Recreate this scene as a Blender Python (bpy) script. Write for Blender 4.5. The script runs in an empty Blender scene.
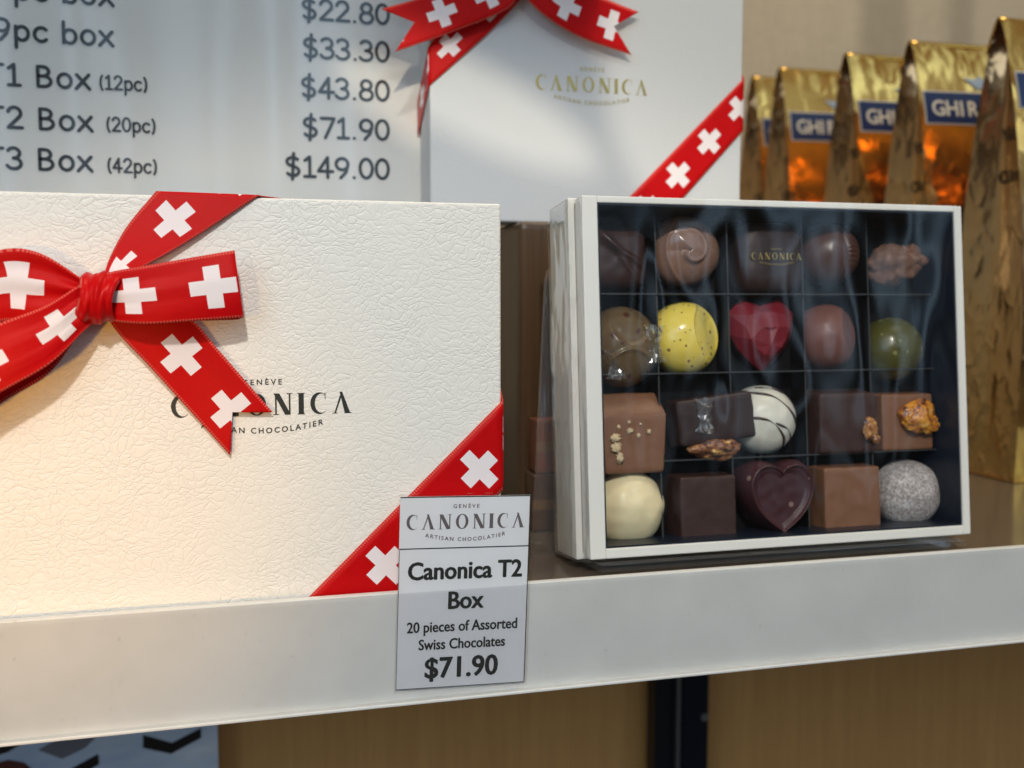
import bpy, bmesh, math, random
from mathutils import Vector, Matrix, noise
random.seed(4)
sc = bpy.context.scene
COL = sc.collection
rad = math.radians

# ------------------------------------------------------------------ camera model
FPX, PSI, PIT, ZC = 1000.0, rad(14.68), rad(4.65), 0.118
CAM = Vector((0, 0, ZC))
FW = Vector((math.sin(PSI)*math.cos(PIT), math.cos(PSI)*math.cos(PIT), -math.sin(PIT)))
RT = Vector((math.cos(PSI), -math.sin(PSI), 0))
UP = RT.cross(FW)
def ray(px, py): return FW + RT*((px-512)/FPX) + UP*((384-py)/FPX)
def at(px, py, Y):
    d = ray(px, py); return CAM + d*(Y/d.y)
def hit(px, py, P, N):
    d = ray(px, py); return CAM + d*((P-CAM).dot(N)/d.dot(N))

# ------------------------------------------------------------------ object helpers
def root_of(o):
    while o.parent: o = o.parent
    return o
MW = {}
def thing(name, label, cat, loc=(0, 0, 0), mat=None, group=None):
    o = bpy.data.objects.new(name, None); COL.objects.link(o)
    o.empty_display_size = .01
    m = mat.copy() if mat else Matrix.Translation(Vector(loc))
    o.matrix_world = m; MW[o.name] = m.copy()
    o['label'] = label; o['category'] = cat
    if group: o['group'] = group
    return o
class MB:
    def __init__(s): s.v, s.f, s.uv, s.mi = [], [], {}, []
    def poly(s, pts, uv=None, mi=0):
        n = len(s.v); s.v += [Vector(p) for p in pts]
        if uv: s.uv[len(s.f)] = uv
        s.f.append(tuple(range(n, n+len(pts)))); s.mi.append(mi)
    def face(s, idx, mi=0): s.f.append(tuple(idx)); s.mi.append(mi)
    def grid(s, rows, uvs=None, close=False, mi=0):
        n = len(s.v); R, C = len(rows), len(rows[0])
        for r in rows: s.v += [Vector(p) for p in r]
        for i in range(R-1):
            for j in range(C if close else C-1):
                k = (j+1) % C
                if uvs: s.uv[len(s.f)] = [uvs[i][j], uvs[i][k], uvs[i+1][k], uvs[i+1][j]]
                s.f.append((n+i*C+j, n+i*C+k, n+(i+1)*C+k, n+(i+1)*C+j)); s.mi.append(mi)
    def box(s, lo, hi, mi=0):
        x0, y0, z0 = lo; x1, y1, z1 = hi; n = len(s.v)
        s.v += [Vector(p) for p in ((x0,y0,z0),(x1,y0,z0),(x1,y1,z0),(x0,y1,z0),(x0,y0,z1),(x1,y0,z1),(x1,y1,z1),(x0,y1,z1))]
        for q in ((0,3,2,1),(4,5,6,7),(0,1,5,4),(1,2,6,5),(2,3,7,6),(3,0,4,7)):
            s.face([n+i for i in q], mi)
    def tube(s, pts, r, n=8, cap=True):
        pts = [Vector(p) for p in pts]; rows = []
        for i, p in enumerate(pts):
            t = (pts[min(i+1, len(pts)-1)]-pts[max(i-1, 0)]).normalized()
            a = t.cross(Vector((.3, .9, .2))).normalized(); b = t.cross(a)
            rr = r[i] if isinstance(r, (list, tuple)) else r
            rows.append([p+(a*math.cos(2*math.pi*k/n)+b*math.sin(2*math.pi*k/n))*rr for k in range(n)])
        st = len(s.v); s.grid(rows, close=True)
        if cap:
            s.face([st+k for k in range(n)][::-1]); s.face([st+(len(pts)-1)*n+k for k in range(n)])
def build(mb, name, mat, parent=None, smooth=False, world=True, bevel=0, seg=2, solid=0, subd=0, fixn=True, fill=False):
    me = bpy.data.meshes.new(name)
    inv = MW[root_of(parent).name].inverted() if (parent and world) else Matrix.Identity(4)
    me.from_pydata([inv @ v for v in mb.v], [], mb.f)
    if mb.uv:
        ul = me.uv_layers.new(name='uv')
        for p in me.polygons:
            q = mb.uv.get(p.index)
            if q:
                for k, li in enumerate(p.loop_indices): ul.data[li].uv = q[k]
    for m in (mat if isinstance(mat, (list, tuple)) else [mat]): me.materials.append(m)
    for p, i in zip(me.polygons, mb.mi): p.material_index = i
    if fixn or bevel:
        bm = bmesh.new(); bm.from_mesh(me)
        if fill: bmesh.ops.holes_fill(bm, edges=bm.edges, sides=0)
        if fixn: bmesh.ops.recalc_face_normals(bm, faces=bm.faces)
        if bevel:
            bmesh.ops.remove_doubles(bm, verts=bm.verts, dist=1e-6)
            bmesh.ops.bevel(bm, geom=[e for e in bm.edges if len(e.link_faces) == 2 and e.calc_face_angle(0) > .5], offset=bevel, segments=seg, profile=.6, affect='EDGES', clamp_overlap=True)
        bm.to_mesh(me); bm.free()
    if smooth:
        for p in me.polygons: p.use_smooth = True
    o = bpy.data.objects.new(name, me); COL.objects.link(o)
    if parent: o.parent = parent
    if solid:
        md = o.modifiers.new('s', 'SOLIDIFY'); md.thickness = solid; md.offset = 0
    if subd:
        md = o.modifiers.new('d', 'SUBSURF'); md.levels = md.render_levels = subd
    return o
def tag(o, label, cat, group=None):
    o['label'] = label; o['category'] = cat
    if group: o['group'] = group
    return o

# ------------------------------------------------------------------ materials
def newmat(name):
    m = bpy.data.materials.new(name); m.use_nodes = True
    nt = m.node_tree; b = nt.nodes['Principled BSDF']
    return m, nt, b
def N(nt, typ, ins=None, **kw):
    n = nt.nodes.new(typ)
    for k, v in kw.items(): setattr(n, k, v)
    for k, v in (ins or {}).items():
        if isinstance(v, bpy.types.NodeSocket): nt.links.new(v, n.inputs[k])
        else: n.inputs[k].default_value = v
    return n
def math_(nt, op, a, b=0.0, c=0.0, clamp=False):
    n = nt.nodes.new('ShaderNodeMath'); n.operation = op; n.use_clamp = clamp
    for i, v in enumerate((a, b, c)):
        if isinstance(v, bpy.types.NodeSocket): nt.links.new(v, n.inputs[i])
        else: n.inputs[i].default_value = v
    return n.outputs[0]
def mix(nt, fac, a, b):
    n = nt.nodes.new('ShaderNodeMix'); n.data_type = 'RGBA'
    for i, v in ((0, fac), (6, a), (7, b)):
        if isinstance(v, bpy.types.NodeSocket): nt.links.new(v, n.inputs[i])
        else: n.inputs[i].default_value = v if i == 0 else (tuple(v)+(1,))[:4]
    return n.outputs[2]
def ramp(nt, fac, stops):
    n = nt.nodes.new('ShaderNodeValToRGB'); nt.links.new(fac, n.inputs[0])
    cr = n.color_ramp
    while len(cr.elements) < len(stops): cr.elements.new(.5)
    for e, (p, c) in zip(cr.elements, stops):
        e.position = p; e.color = (tuple(c)+(1,))[:4] if hasattr(c, '__len__') else (c, c, c, 1)
    return n.outputs[0]
def coords(nt, scale=(1, 1, 1), kind='Object', rot=(0, 0, 0)):
    t = nt.nodes.new('ShaderNodeTexCoord')
    return N(nt, 'ShaderNodeMapping', {'Vector': t.outputs[kind], 'Scale': scale, 'Rotation': rot}).outputs[0]
def noise_(nt, vec, scale, detail=3, rough=.5):
    return N(nt, 'ShaderNodeTexNoise', {'Vector': vec, 'Scale': scale, 'Detail': detail, 'Roughness': rough}).outputs[0]
def bump(nt, b, h, strength, dist):
    n = N(nt, 'ShaderNodeBump', {'Height': h, 'Strength': strength, 'Distance': dist})
    nt.links.new(n.outputs[0], b.inputs['Normal']); return n
def rgb(r, g, b):
    return tuple(((c/255)/12.92 if c < 11 else ((c/255+.055)/1.055)**2.4) for c in (r, g, b))

def plain(name, col, rough=.5, metal=0, spec=.5, coat=0, var=.0, vscale=60, bstr=0, bdist=.0003, bscale=900):
    m, nt, b = newmat(name)
    b.inputs['Roughness'].default_value = rough; b.inputs['Metallic'].default_value = metal
    b.inputs['Specular IOR Level'].default_value = spec; b.inputs['Coat Weight'].default_value = coat
    b.inputs['Base Color'].default_value = tuple(col)+(1,)
    if var or bstr: vec = coords(nt)
    if var:
        n = noise_(nt, vec, vscale, 4)
        nt.links.new(mix(nt, n, [c*(1-var) for c in col], [min(1, c*(1+var)) for c in col]), b.inputs['Base Color'])
    if bstr: bump(nt, b, noise_(nt, vec, bscale, 3), bstr, bdist)
    return m

def leather(name, col, scale=1.0, strength=1.0):
    m, nt, b = newmat(name)
    v = coords(nt)
    n1 = N(nt, 'ShaderNodeTexNoise', {'Vector': v, 'Scale': 70*scale, 'Detail': 3})
    off = N(nt, 'ShaderNodeVectorMath', {0: n1.outputs[1], 1: (.014/scale,)*3}, operation='MULTIPLY')
    vv = N(nt, 'ShaderNodeVectorMath', {0: v, 1: off.outputs[0]}, operation='ADD').outputs[0]
    def crease(s, w, rot):
        mp = N(nt, 'ShaderNodeMapping', {'Vector': vv, 'Scale': (1, 1, 1.45), 'Rotation': (0, rot, 0)}).outputs[0]
        vo = N(nt, 'ShaderNodeTexVoronoi', {'Vector': mp, 'Scale': s*scale, 'Randomness': 1.0}, feature='DISTANCE_TO_EDGE')
        return ramp(nt, math_(nt, 'SQRT', math_(nt, 'MULTIPLY_ADD', vo.outputs['Distance'], vo.outputs['Distance'], .0006)), [(.02, 0), (w*.55, .62), (w*1.1, .9), (w*2.4, 1)])
    a, c = crease(125, .065, .5), crease(270, .12, -.35)
    msk = ramp(nt, noise_(nt, v, 38*scale, 2), [(.30, .45), (.62, 1)])
    c2 = math_(nt, 'MULTIPLY', c, msk)
    fine = noise_(nt, v, 1500*scale, 2)
    h = math_(nt, 'ADD', math_(nt, 'MULTIPLY', math_(nt, 'MULTIPLY', a, ramp(nt, noise_(nt, v, 27*scale, 3), [(.36, .25), (.62, 1)])), .48), math_(nt, 'MULTIPLY', c2, .50))
    h = math_(nt, 'ADD', h, math_(nt, 'MULTIPLY', fine, .22))
    bump(nt, b, h, .56*strength, .0005)
    cc = mix(nt, noise_(nt, v, 9, 2), col, [col[0]*.98, col[1]*.965, col[2]*.93])
    nt.links.new(cc, b.inputs['Base Color'])
    b.inputs['Roughness'].default_value = .48; b.inputs['Specular IOR Level'].default_value = .4
    return m

def ribbon_mat(name, red):
    m, nt, b = newmat(name)
    uv = nt.nodes.new('ShaderNodeTexCoord').outputs['UV']
    sp = N(nt, 'ShaderNodeSeparateXYZ', {0: uv})
    u, v = sp.outputs[0], sp.outputs[1]
    x = math_(nt, 'ABSOLUTE', math_(nt, 'MULTIPLY', math_(nt, 'SUBTRACT', math_(nt, 'FRACT', u), .5), 1.1))
    y = math_(nt, 'ABSOLUTE', math_(nt, 'SUBTRACT', v, .5))
    def rect(hx, hy): return math_(nt, 'MULTIPLY', math_(nt, 'LESS_THAN', x, hx), math_(nt, 'LESS_THAN', y, hy))
    cr = math_(nt, 'MAXIMUM', rect(.325, .112), rect(.112, .325))
    dots = math_(nt, 'MULTIPLY', math_(nt, 'GREATER_THAN', y, .458), math_(nt, 'GREATER_THAN', math_(nt, 'FRACT', math_(nt, 'MULTIPLY', u, 26)), .45))
    sat = noise_(nt, N(nt, 'ShaderNodeMapping', {'Vector': uv, 'Scale': (2.5, 1.5, 1)}).outputs[0], 2.2, 2)
    c = mix(nt, sat, [red[0]*.86, red[1]*.8, red[2]*.8], red)
    c = mix(nt, math_(nt, 'MULTIPLY', dots, .5), c, (.80, .22, .16))
    c = mix(nt, cr, c, (.88, .80, .79))
    nt.links.new(c, b.inputs['Base Color'])
    b.inputs['Roughness'].default_value = .34; b.inputs['Specular IOR Level'].default_value = .22; b.inputs['Specular Tint'].default_value = (1, .45, .4, 1)
    wv = N(nt, 'ShaderNodeTexWave', {'Vector': uv, 'Scale': 20.0, 'Distortion': .3}, bands_direction='X')
    w2 = N(nt, 'ShaderNodeTexWave', {'Vector': uv, 'Scale': 16.0, 'Distortion': .3}, bands_direction='Y')
    bump(nt, b, math_(nt, 'ADD', wv.outputs[1], w2.outputs[1]), .22, .00015)
    return m

def clear_mat(name, tint=(.96, .97, .97), refl=1.0, rough=.03, nscale=0, nstr=0, ndist=.002, vec_scale=(1, 1, 1), haze=0.0):
    m = bpy.data.materials.new(name); m.use_nodes = True
    nt = m.node_tree; nt.nodes.clear()
    out = nt.nodes.new('ShaderNodeOutputMaterial')
    tr = N(nt, 'ShaderNodeBsdfTransparent', {0: tuple(tint)+(1,)})
    gl = N(nt, 'ShaderNodeBsdfGlossy', {'Color': (1, 1, 1, 1), 'Roughness': rough})
    lw_ = nt.nodes.new('ShaderNodeLayerWeight')
    fr = math_(nt, 'MULTIPLY_ADD', math_(nt, 'POWER', lw_.outputs['Facing'], 4.0), .92, .055)
    if nscale:
        h = noise_(nt, coords(nt, vec_scale), nscale, 2, .45)
        bp = N(nt, 'ShaderNodeBump', {'Height': h, 'Strength': nstr, 'Distance': ndist})
        nt.links.new(bp.outputs[0], gl.inputs['Normal'])
    f = math_(nt, 'MULTIPLY', fr, refl, clamp=True)
    mx = N(nt, 'ShaderNodeMixShader', {0: f, 1: tr.outputs[0], 2: gl.outputs[0]})
    last = mx.outputs[0]
    if haze:
        df = N(nt, 'ShaderNodeBsdfDiffuse', {0: (.8, .85, .88, 1)})
        last = N(nt, 'ShaderNodeMixShader', {0: haze, 1: last, 2: df.outputs[0]}).outputs[0]
    nt.links.new(last, out.inputs[0])
    return m

M = {}
CREAM = (.875, .84, .765)
M['leather'] = leather('cream_leather_paper', CREAM)
M['leather_back'] = leather('shaded_leather_paper', (.60, .61, .62), 1.0, .35)  # white paper; part of its shade is put into the grey base
M['ribbon'] = ribbon_mat('red_ribbon', (.58, .004, .006))
M['ink'] = plain('dark_ink', (.018, .022, .018), .5)
M['ink_grey'] = plain('grey_ink', (.14, .115, .12), .6)
M['ink_blue'] = plain('blue_black_ink', (.012, .020, .027), .55)
M['gold_ink'] = plain('gold_leaf', (.62, .46, .16), .28, metal=1.0)
M['gold_dull'] = plain('dull_gold_print', (.42, .30, .10), .4, metal=.6)
M['paper'] = plain('tag_paper', (.86, .85, .85), .6, var=.03)
M['sign_paper'] = plain('sign_paper', (.76, .74, .69), .5, var=.03, vscale=12)
def lip_mat():
    m, nt, b = newmat('painted_shelf_edge')
    v = coords(nt)
    col = (.76, .745, .69)
    c = mix(nt, ramp(nt, noise_(nt, v, 16, 5, .65), [(.35, 0), (.6, 1)]), [k*.91 for k in col], col)
    scr = ramp(nt, noise_(nt, coords(nt, (5, 40, 300)), 4, 2), [(.70, 0), (.74, 1)])
    c = mix(nt, math_(nt, 'MULTIPLY', scr, .10), c, (.45, .43, .4))
    sp = ramp(nt, noise_(nt, v, 420, 1), [(.68, 0), (.72, 1)])
    sel = ramp(nt, noise_(nt, v, 55, 1), [(.46, 0), (.56, 1)])
    c = mix(nt, math_(nt, 'MULTIPLY', math_(nt, 'MULTIPLY', sp, sel), .22), c, (.35, .33, .3))
    nt.links.new(c, b.inputs['Base Color'])
    b.inputs['Roughness'].default_value = .38
    bump(nt, b, noise_(nt, v, 160, 3), .10, .0006)
    return m
M['lip'] = lip_mat()
M['board'] = plain('dark_shelf_board', (.12, .092, .068), .14, var=.15, vscale=20, bstr=.1)
def wood(name, a, bcol, rough=.45, sc_=(60, 60, 2.2)):
    m, nt, b = newmat(name)
    v = coords(nt, sc_)
    n1 = noise_(nt, v, 3.2, 5, .6); n2 = noise_(nt, coords(nt, (sc_[0]*5, sc_[1]*5, sc_[2]*2)), 3, 3)
    f = math_(nt, 'ADD', math_(nt, 'MULTIPLY', n1, .7), math_(nt, 'MULTIPLY', n2, .3))
    nt.links.new(ramp(nt, f, [(.3, a), (.7, bcol)]), b.inputs['Base Color'])
    b.inputs['Roughness'].default_value = rough
    bump(nt, b, f, .15, .0005)
    return m
M['wood'] = wood('brown_veneer', (.62, .295, .088), (.76, .385, .125))
M['riser'] = wood('dark_brown_veneer', (.050, .027, .013), (.105, .058, .026), .3)
def fabric(name, a, bcol):
    m, nt, b = newmat(name)
    n1 = noise_(nt, coords(nt, (420, 420, 40)), 1, 3, .6); n2 = noise_(nt, coords(nt, (40, 40, 420)), 1, 3, .6)
    n3 = noise_(nt, coords(nt), 5, 3)
    f = math_(nt, 'ADD', math_(nt, 'MULTIPLY', math_(nt, 'ADD', n1, n2), .36), math_(nt, 'MULTIPLY', n3, .28))
    bd_ = ramp(nt, noise_(nt, coords(nt, (4.2, 0, 0)), 1.6, 1), [(.44, .72), (.50, 1.0)])
    wc = N(nt, 'ShaderNodeMix', {0: 1.0}, data_type='RGBA', blend_type='MULTIPLY')
    nt.links.new(ramp(nt, f, [(.33, a), (.67, bcol)]), wc.inputs[6]); nt.links.new(bd_, wc.inputs[7]); nt.links.new(wc.outputs[2], b.inputs['Base Color'])
    b.inputs['Roughness'].default_value = .75
    bump(nt, b, f, .3, .001)
    return m
M['wall'] = fabric('woven_wall_covering', (.56, .44, .285), (.72, .585, .40))
M['black_metal'] = plain('black_metal', (.012, .014, .018), .35, metal=.3)
M['steel'] = plain('grey_steel', (.35, .37, .40), .35, metal=.9)
M['frame'] = plain('white_pearl_card', (.83, .79, .715), .42, var=.03, bstr=.12, bdist=.0005, bscale=260)
M['tray'] = plain('black_tray', (.006, .006, .007), .55, spec=.15)
M['navy'] = plain('navy_lining', (.009, .015, .027), .3, spec=.3)
M['edge'] = plain('paler_card_edge', (.032, .031, .030), .5)  # divider front edges, slightly paler than the tray
M['film'] = clear_mat('shrink_film', (.97, .98, .98),   .42, .025, 10, .9, .010, (1.0, 1.0, .45), haze=.001)
M['film_side'] = clear_mat('shrink_film_side', (.97, .98, .98), 1.6, .06, 60, 1.0, .004, (1, 1, .4), haze=.01)
M['crinkle'] = clear_mat('crinkled_cellophane', (.95, .96, .96), 3.0, .26, 0, haze=.05)
M['acrylic'] = clear_mat('clear_acrylic', (.975, .98, .978), .8, .03, haze=.012)
M['strip'] = clear_mat('clear_label_strip', (.95, .952, .958), .6, .06, haze=.004)
M['sleeve'] = clear_mat('clear_tag_sleeve', (.985, .985, .985), .8, .05, 40, .2, .002)
M['sign_cover'] = clear_mat('clear_sign_cover', (.985, .985, .985), .42, .045, 9, .22, .01, (1, 1, .25))

# ------------------------------------------------------------------ lettering
def text2d(body, size=1.0, bold=0.0, sx=1.0, spacing=1.0):
    """outline lettering as (verts, faces, width); heavier weights stack nudged copies"""
    out = []
    shifts = [(0, 0)] if not bold else [(-bold, 0), (0, 0), (bold, 0), (0, bold*.5), (0, -bold*.5)]
    c = bpy.data.curves.new('t', 'FONT'); c.body = body; c.size = size; c.space_character = spacing
    c.resolution_u = 3
    if bold: c.offset = .010*size
    o = bpy.data.objects.new('t', c); COL.objects.link(o)
    dg = bpy.context.evaluated_depsgraph_get(); dg.update()
    ev = o.evaluated_get(dg); me = ev.to_mesh()
    vs = [(v.co.x*sx, v.co.y) for v in me.vertices]; fs = [tuple(p.vertices) for p in me.polygons]
    ev.to_mesh_clear(); bpy.data.objects.remove(o); bpy.data.curves.remove(c)
    lay = [(vs, fs, dx*size, dy*size) for dx, dy in shifts]
    xs = [v[0] for v in vs] or [0]
    return lay, min(xs), max(xs)
def put_text(mb, fn, body, cx, cy, size, bold=0, sx=1, spacing=1, align='c', arc=None):
    lay, a, b = text2d(body, size, bold, sx, spacing)
    ox = cx-(a+b)/2 if align == 'c' else (cx-b if align == 'r' else cx-a)
    for k, (vs, fs, dx, dy) in enumerate(lay):
        n = len(mb.v)
        for x, y in vs:
            X, Y = x+ox+dx, y+cy+dy
            if arc: Y += arc*((X-cx)/((b-a)/2))**2
            mb.v.append(Vector(fn(X, Y, k*1.2e-5)))
        for f in fs: mb.face([n+i for i in f])
    return b-a
def arcp(cx, cy, rx, ry, a0, a1, n=18):
    return [(cx+rx*math.cos(rad(a0+(a1-a0)*i/n)), cy+ry*math.sin(rad(a0+(a1-a0)*i/n))) for i in range(n+1)]
HAND = {
 '0': (.62, [arcp(.3, .5, .25, .47, 0, 360, 28)]),
 '1': (.55, [[(.08, .80), (.27, .98), (.27, .02)], [(.06, .02), (.48, .02)]]),
 '2': (.62, [arcp(.28, .70, .23, .28, 165, -25)+[(.05, .03), (.55, .03)]]),
 '3': (.60, [arcp(.25, .74, .22, .24, 150, -90), arcp(.25, .26, .26, .25, 90, -155)]),
 '4': (.64, [[(.40, .0), (.40, .98), (.03, .30), (.60, .30)]]),
 '6': (.62, [arcp(.3, .30, .25, .28, 0, 360, 24), [(.07, .36), (.18, .7), (.42, .98)]]),
 '7': (.62, [[(.04, .95), (.56, .95), (.20, .0)]]),
 '8': (.62, [arcp(.3, .74, .20, .23, 0, 360, 24), arcp(.3, .26, .25, .26, 0, 360, 24)]),
 '9': (.62, [arcp(.3, .68, .24, .28, 0, 360, 24), [(.54, .66), (.46, .3), (.24, .0)]]),
 '$': (.66, [arcp(.3, .72, .23, .2, 35, 250, 14)+arcp(.3, .26, .24, .22, 70, -150, 14), [(.34, 1.12), (.28, -.14)]]),
 '.': (.30, [[(.12, .03), (.13, .03)]]),
 '(': (.38, [arcp(.42, .45, .3, .62, 125, 235, 10)]),
 ')': (.38, [arcp(-.06, .45, .3, .62, 55, -55, 10)]),
 'p': (.60, [[(.08, .66), (.08, -.33)], arcp(.3, .34, .23, .32, 150, -150, 22)]),
 'c': (.55, [arcp(.31, .34, .25, .32, 45, 315, 20)]),
 'b': (.60, [[(.08, 1.0), (.08, .02)], arcp(.3, .33, .23, .32, 150, -150, 22)]),
 'o': (.60, [arcp(.29, .34, .24, .32, 0, 360, 24)]),
 'x': (.58, [[(.05, .66), (.52, .0)], [(.50, .67), (.02, .0)]]),
 'T': (.68, [[(.0, .95), (.66, .95)], [(.33, .95), (.33, .0)]]),
 'B': (.66, [[(.08, .95), (.08, .02)], [(.08, .95)]+arcp(.26, .73, .22, .22, 90, -90, 12)+[(.10, .51)], [(.10, .51)]+arcp(.28, .265, .27, .245, 90, -90, 12)+[(.08, .02)]]),
 ' ': (.36, []),
}
def hand_text(mb, fn, s, x, y, h, w=.125, align='l', space=1.0, wide=1.0):
    tw = sum(HAND[c][0]*space*wide for c in s)*h
    if align == 'r': x -= tw
    k = 0
    for ch in s:
        adv, lines = HAND[ch]
        for ln in lines:
            pts = [(x+px*h*wide, y+py*h) for px, py in ln]; r = w*h/2
            for (ax, ay), (bx, by) in zip(pts, pts[1:]):
                L = math.hypot(bx-ax, by-ay) or 1e-9; nx, ny = -(by-ay)/L*r, (bx-ax)/L*r
                d = (k % 5)*1e-5; k += 1
                mb.poly([fn(ax+nx, ay+ny, d), fn(bx+nx, by+ny, d), fn(bx-nx, by-ny, d), fn(ax-nx, ay-ny, d)])
            for (ax, ay) in pts:
                d = 6e-5+(k % 5)*1e-5; k += 1
                mb.poly([fn(ax+r*math.cos(a*math.pi/5), ay+r*math.sin(a*math.pi/5), d) for a in range(10)])
        x += adv*space*wide*h
def ell(cx, cy, rx, ry, a0, a1, n=24): return arcp(cx, cy, rx, ry, a0, a1, n)
def serif_word(mb, fn, word, cx, cy, H):
    """high-contrast serif capitals"""
    W = {'C': .74, 'A': .80, 'N': .86, 'O': .86, 'I': .22}; gap = .31
    tot = sum(W[c] for c in word)+gap*(len(word)-1)
    x0 = cx-tot*H/2; y0 = cy-H/2
    def P(pts, d=0): mb.poly([fn(x0+px*H, y0+py*H, d*1.2e-5) for px, py in pts])
    def ring(o, i, d=0):
        for (a, b), (c, e) in zip(zip(o, o[1:]), zip(i, i[1:])): P([a, b, e, c], d)
    for ch in word:
        if ch == 'C':
            o = ell(.42, .5, .42, .515, 48, 318); i = ell(.515, .5, .31, .455, 52, 314); ring(o, i)
            P([(.66, .99), (.70, .99), (.70, .68), (.675, .68)], 1)
        elif ch == 'O':
            ring(ell(.43, .5, .43, .515, 0, 360, 36), ell(.43, .5, .235, .46, 0, 360, 36))
        elif ch == 'I':
            P([(-.01, 0), (.23, 0), (.23, 1), (-.01, 1)]); P([(-.06, 0), (.28, 0), (.28, .035), (-.06, .035)], 1); P([(-.06, .965), (.28, .965), (.28, 1), (-.06, 1)], 2)
        elif ch == 'A':
            P([(.05, 0), (.12, 0), (.44, .93), (.375, 1)]); P([(.31, 1.02), (.43, 1.02), (.80, 0), (.545, 0)], 1)
            P([(-.03, 0), (.20, 0), (.20, .035), (-.03, .035)], 2); P([(.52, 0), (.86, 0), (.86, .035), (.52, .035)], 3)
        elif ch == 'N':
            P([(.09, 0), (.165, 0), (.165, .97), (.09, .97)]); P([(.715, 0), (.79, 0), (.79, 1), (.715, 1)], 1)
            P([(.03, 1), (.29, 1), (.80, 0), (.54, 0)], 2)
            P([(0, 0), (.26, 0), (.26, .035), (0, .035)], 3); P([(.62, .965), (.88, .965), (.88, 1), (.62, 1)], 4)
        x0 += (W[ch]+gap)*H
    return tot*H
def maker_logo(mb, fn, cx, cy, H, weight=0):
    serif_word(mb, fn, 'CANONICA', cx, cy, H)
    put_text(mb, fn, 'GEN\u00c8VE', cx, cy+.92*H, .36*H, weight, spacing=1.55)
    put_text(mb, fn, 'ARTISAN CHOCOLATIER', cx, cy-1.34*H, .37*H, weight, spacing=1.40, arc=.34*H)

# ------------------------------------------------------------------ levels measured in the place
Y_LIP, Y_CARD = .3862, .3942            # front of the shelf edge, front of the closed box
Z_LIP1, Z_LIP0 = ZC-.1143, ZC-.1584
Y_BACK, Y_SIGN, Y_WALL = .520, .556, .98

# ------------------------------------------------------------------ setting
o = MB(); o.poly([(-1.2, Y_WALL, -1.0), (2.4, Y_WALL, -1.0), (2.4, Y_WALL, 1.4), (-1.2, Y_WALL, 1.4)])
w = build(o, 'back_wall', M['wall']); w['kind'] = 'structure'
o = MB(); o.poly([(-1.2, .66, -1.0), (2.4, .66, -1.0), (2.4, .66, -.016), (-1.2, .66, -.016)])
w = build(o, 'cabinet_wall', M['wood']); w['kind'] = 'structure'

sh = thing('display_shelf', 'display shelf with a dark board behind a deep off-white front edge, carrying the boxes', 'shelf', (0, Y_LIP, 0))
b = MB(); b.box((-.9, Y_LIP+.004, -.014), (1.7, Y_WALL-.002, 0)); build(b, 'shelf_board', M['board'], sh, bevel=.0006)
b = MB(); b.box((-.9, Y_LIP, Z_LIP0), (1.7, Y_LIP+.0035, Z_LIP1)); b.box((-.9, Y_LIP-.0036, Z_LIP0-.0008), (1.7, Y_LIP+.0037, Z_LIP0+.0004))
build(b, 'front_edge', M['lip'], sh, bevel=.0004)
b = MB(); b.box((-.9, Y_LIP-.0034, Z_LIP0+.0006), (1.7, Y_LIP-.0029, Z_LIP1+.0004)); build(b, 'label_strip', M['strip'], sh)

# dark slotted upright between the veneer panels, under the shelf
ux = at(655, 720, .64).x; ux2 = at(705, 720, .64).x
up = thing('shelf_upright', 'dark slotted metal upright standing between the brown veneer panels under the shelf', 'upright', ((ux+ux2)/2, .63, -1.0))
b = MB(); b.box((ux, .640, -1.0), (ux+(ux2-ux)*.36, .655, -.018)); build(b, 'flange', M['black_metal'], up, bevel=.001)
b = MB(); b.box((ux+(ux2-ux)*.46, .630, -1.0), (ux2-.002, .655, -.018)); build(b, 'channel', plain('navy_black_metal', (.016, .020, .032), .3, metal=.5), up, bevel=.0015)
b = MB(); b.box((ux+(ux2-ux)*.37, .634, -1.0), (ux+(ux2-ux)*.45, .652, -.018)); build(b, 'slot_rail', M['steel'], up, bevel=.0005)
s = at(703, 716, .632); b = MB()
b.tube([(s.x, .629, s.z), (s.x, .636, s.z)], .0028, 12); build(b, 'screw', M['steel'], up, smooth=False)

# printed picture under the shelf
pc = thing('printed_picture', 'glossy blue and white photo print of dark chocolates, hung below the shelf at left', 'picture', at(80, 768, .640))
pr = at(218, 750, .638); pl = at(-160, 750, .638)
def print_mat():
    m, nt, b_ = newmat('glossy_print')
    v = coords(nt)
    f = math_(nt, 'ADD', math_(nt, 'MULTIPLY', noise_(nt, v, 14, 2), .5), math_(nt, 'MULTIPLY', noise_(nt, coords(nt, (1, 1, 3)), 22, 2), .5))
    nt.links.new(ramp(nt, f, [(.32, (.34, .46, .66)), (.5, (.64, .70, .80)), (.68, (.88, .89, .91))]), b_.inputs['Base Color'])
    b_.inputs['Roughness'].default_value = .3
    return m
b = MB(); b.box((pl.x, .638, pr.z-.25), (pr.x, .640, -.03)); build(b, 'print_sheet', print_mat(), pc)
def on_print(px, py, d=.0006): return at(px, py, .638-d)
def printed(name, pts, mat, d):
    b = MB(); f = [on_print(x, y, d) for x, y in pts]; g = [p+Vector((0, .0003, 0)) for p in f]
    n = len(f); b.v += f+g; b.face(range(n)); b.face(range(2*n-1, n-1, -1))
    for i in range(n): b.face((i, (i+1) % n, n+(i+1) % n, n+i))
    build(b, name, mat, pc)
dk = plain('printed_dark_chocolate', (.016, .013, .012), .35); gy = plain('printed_grey_chocolate', (.20, .19, .21), .4)
printed('printed_chocolate', [(143, 735), (172, 743), (201, 728), (201, 738), (171, 754), (143, 748)], dk, .0006)
printed('printed_chocolate', [(-30, 735), (25, 742), (8, 752), (-30, 765)], dk, .0006)
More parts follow.
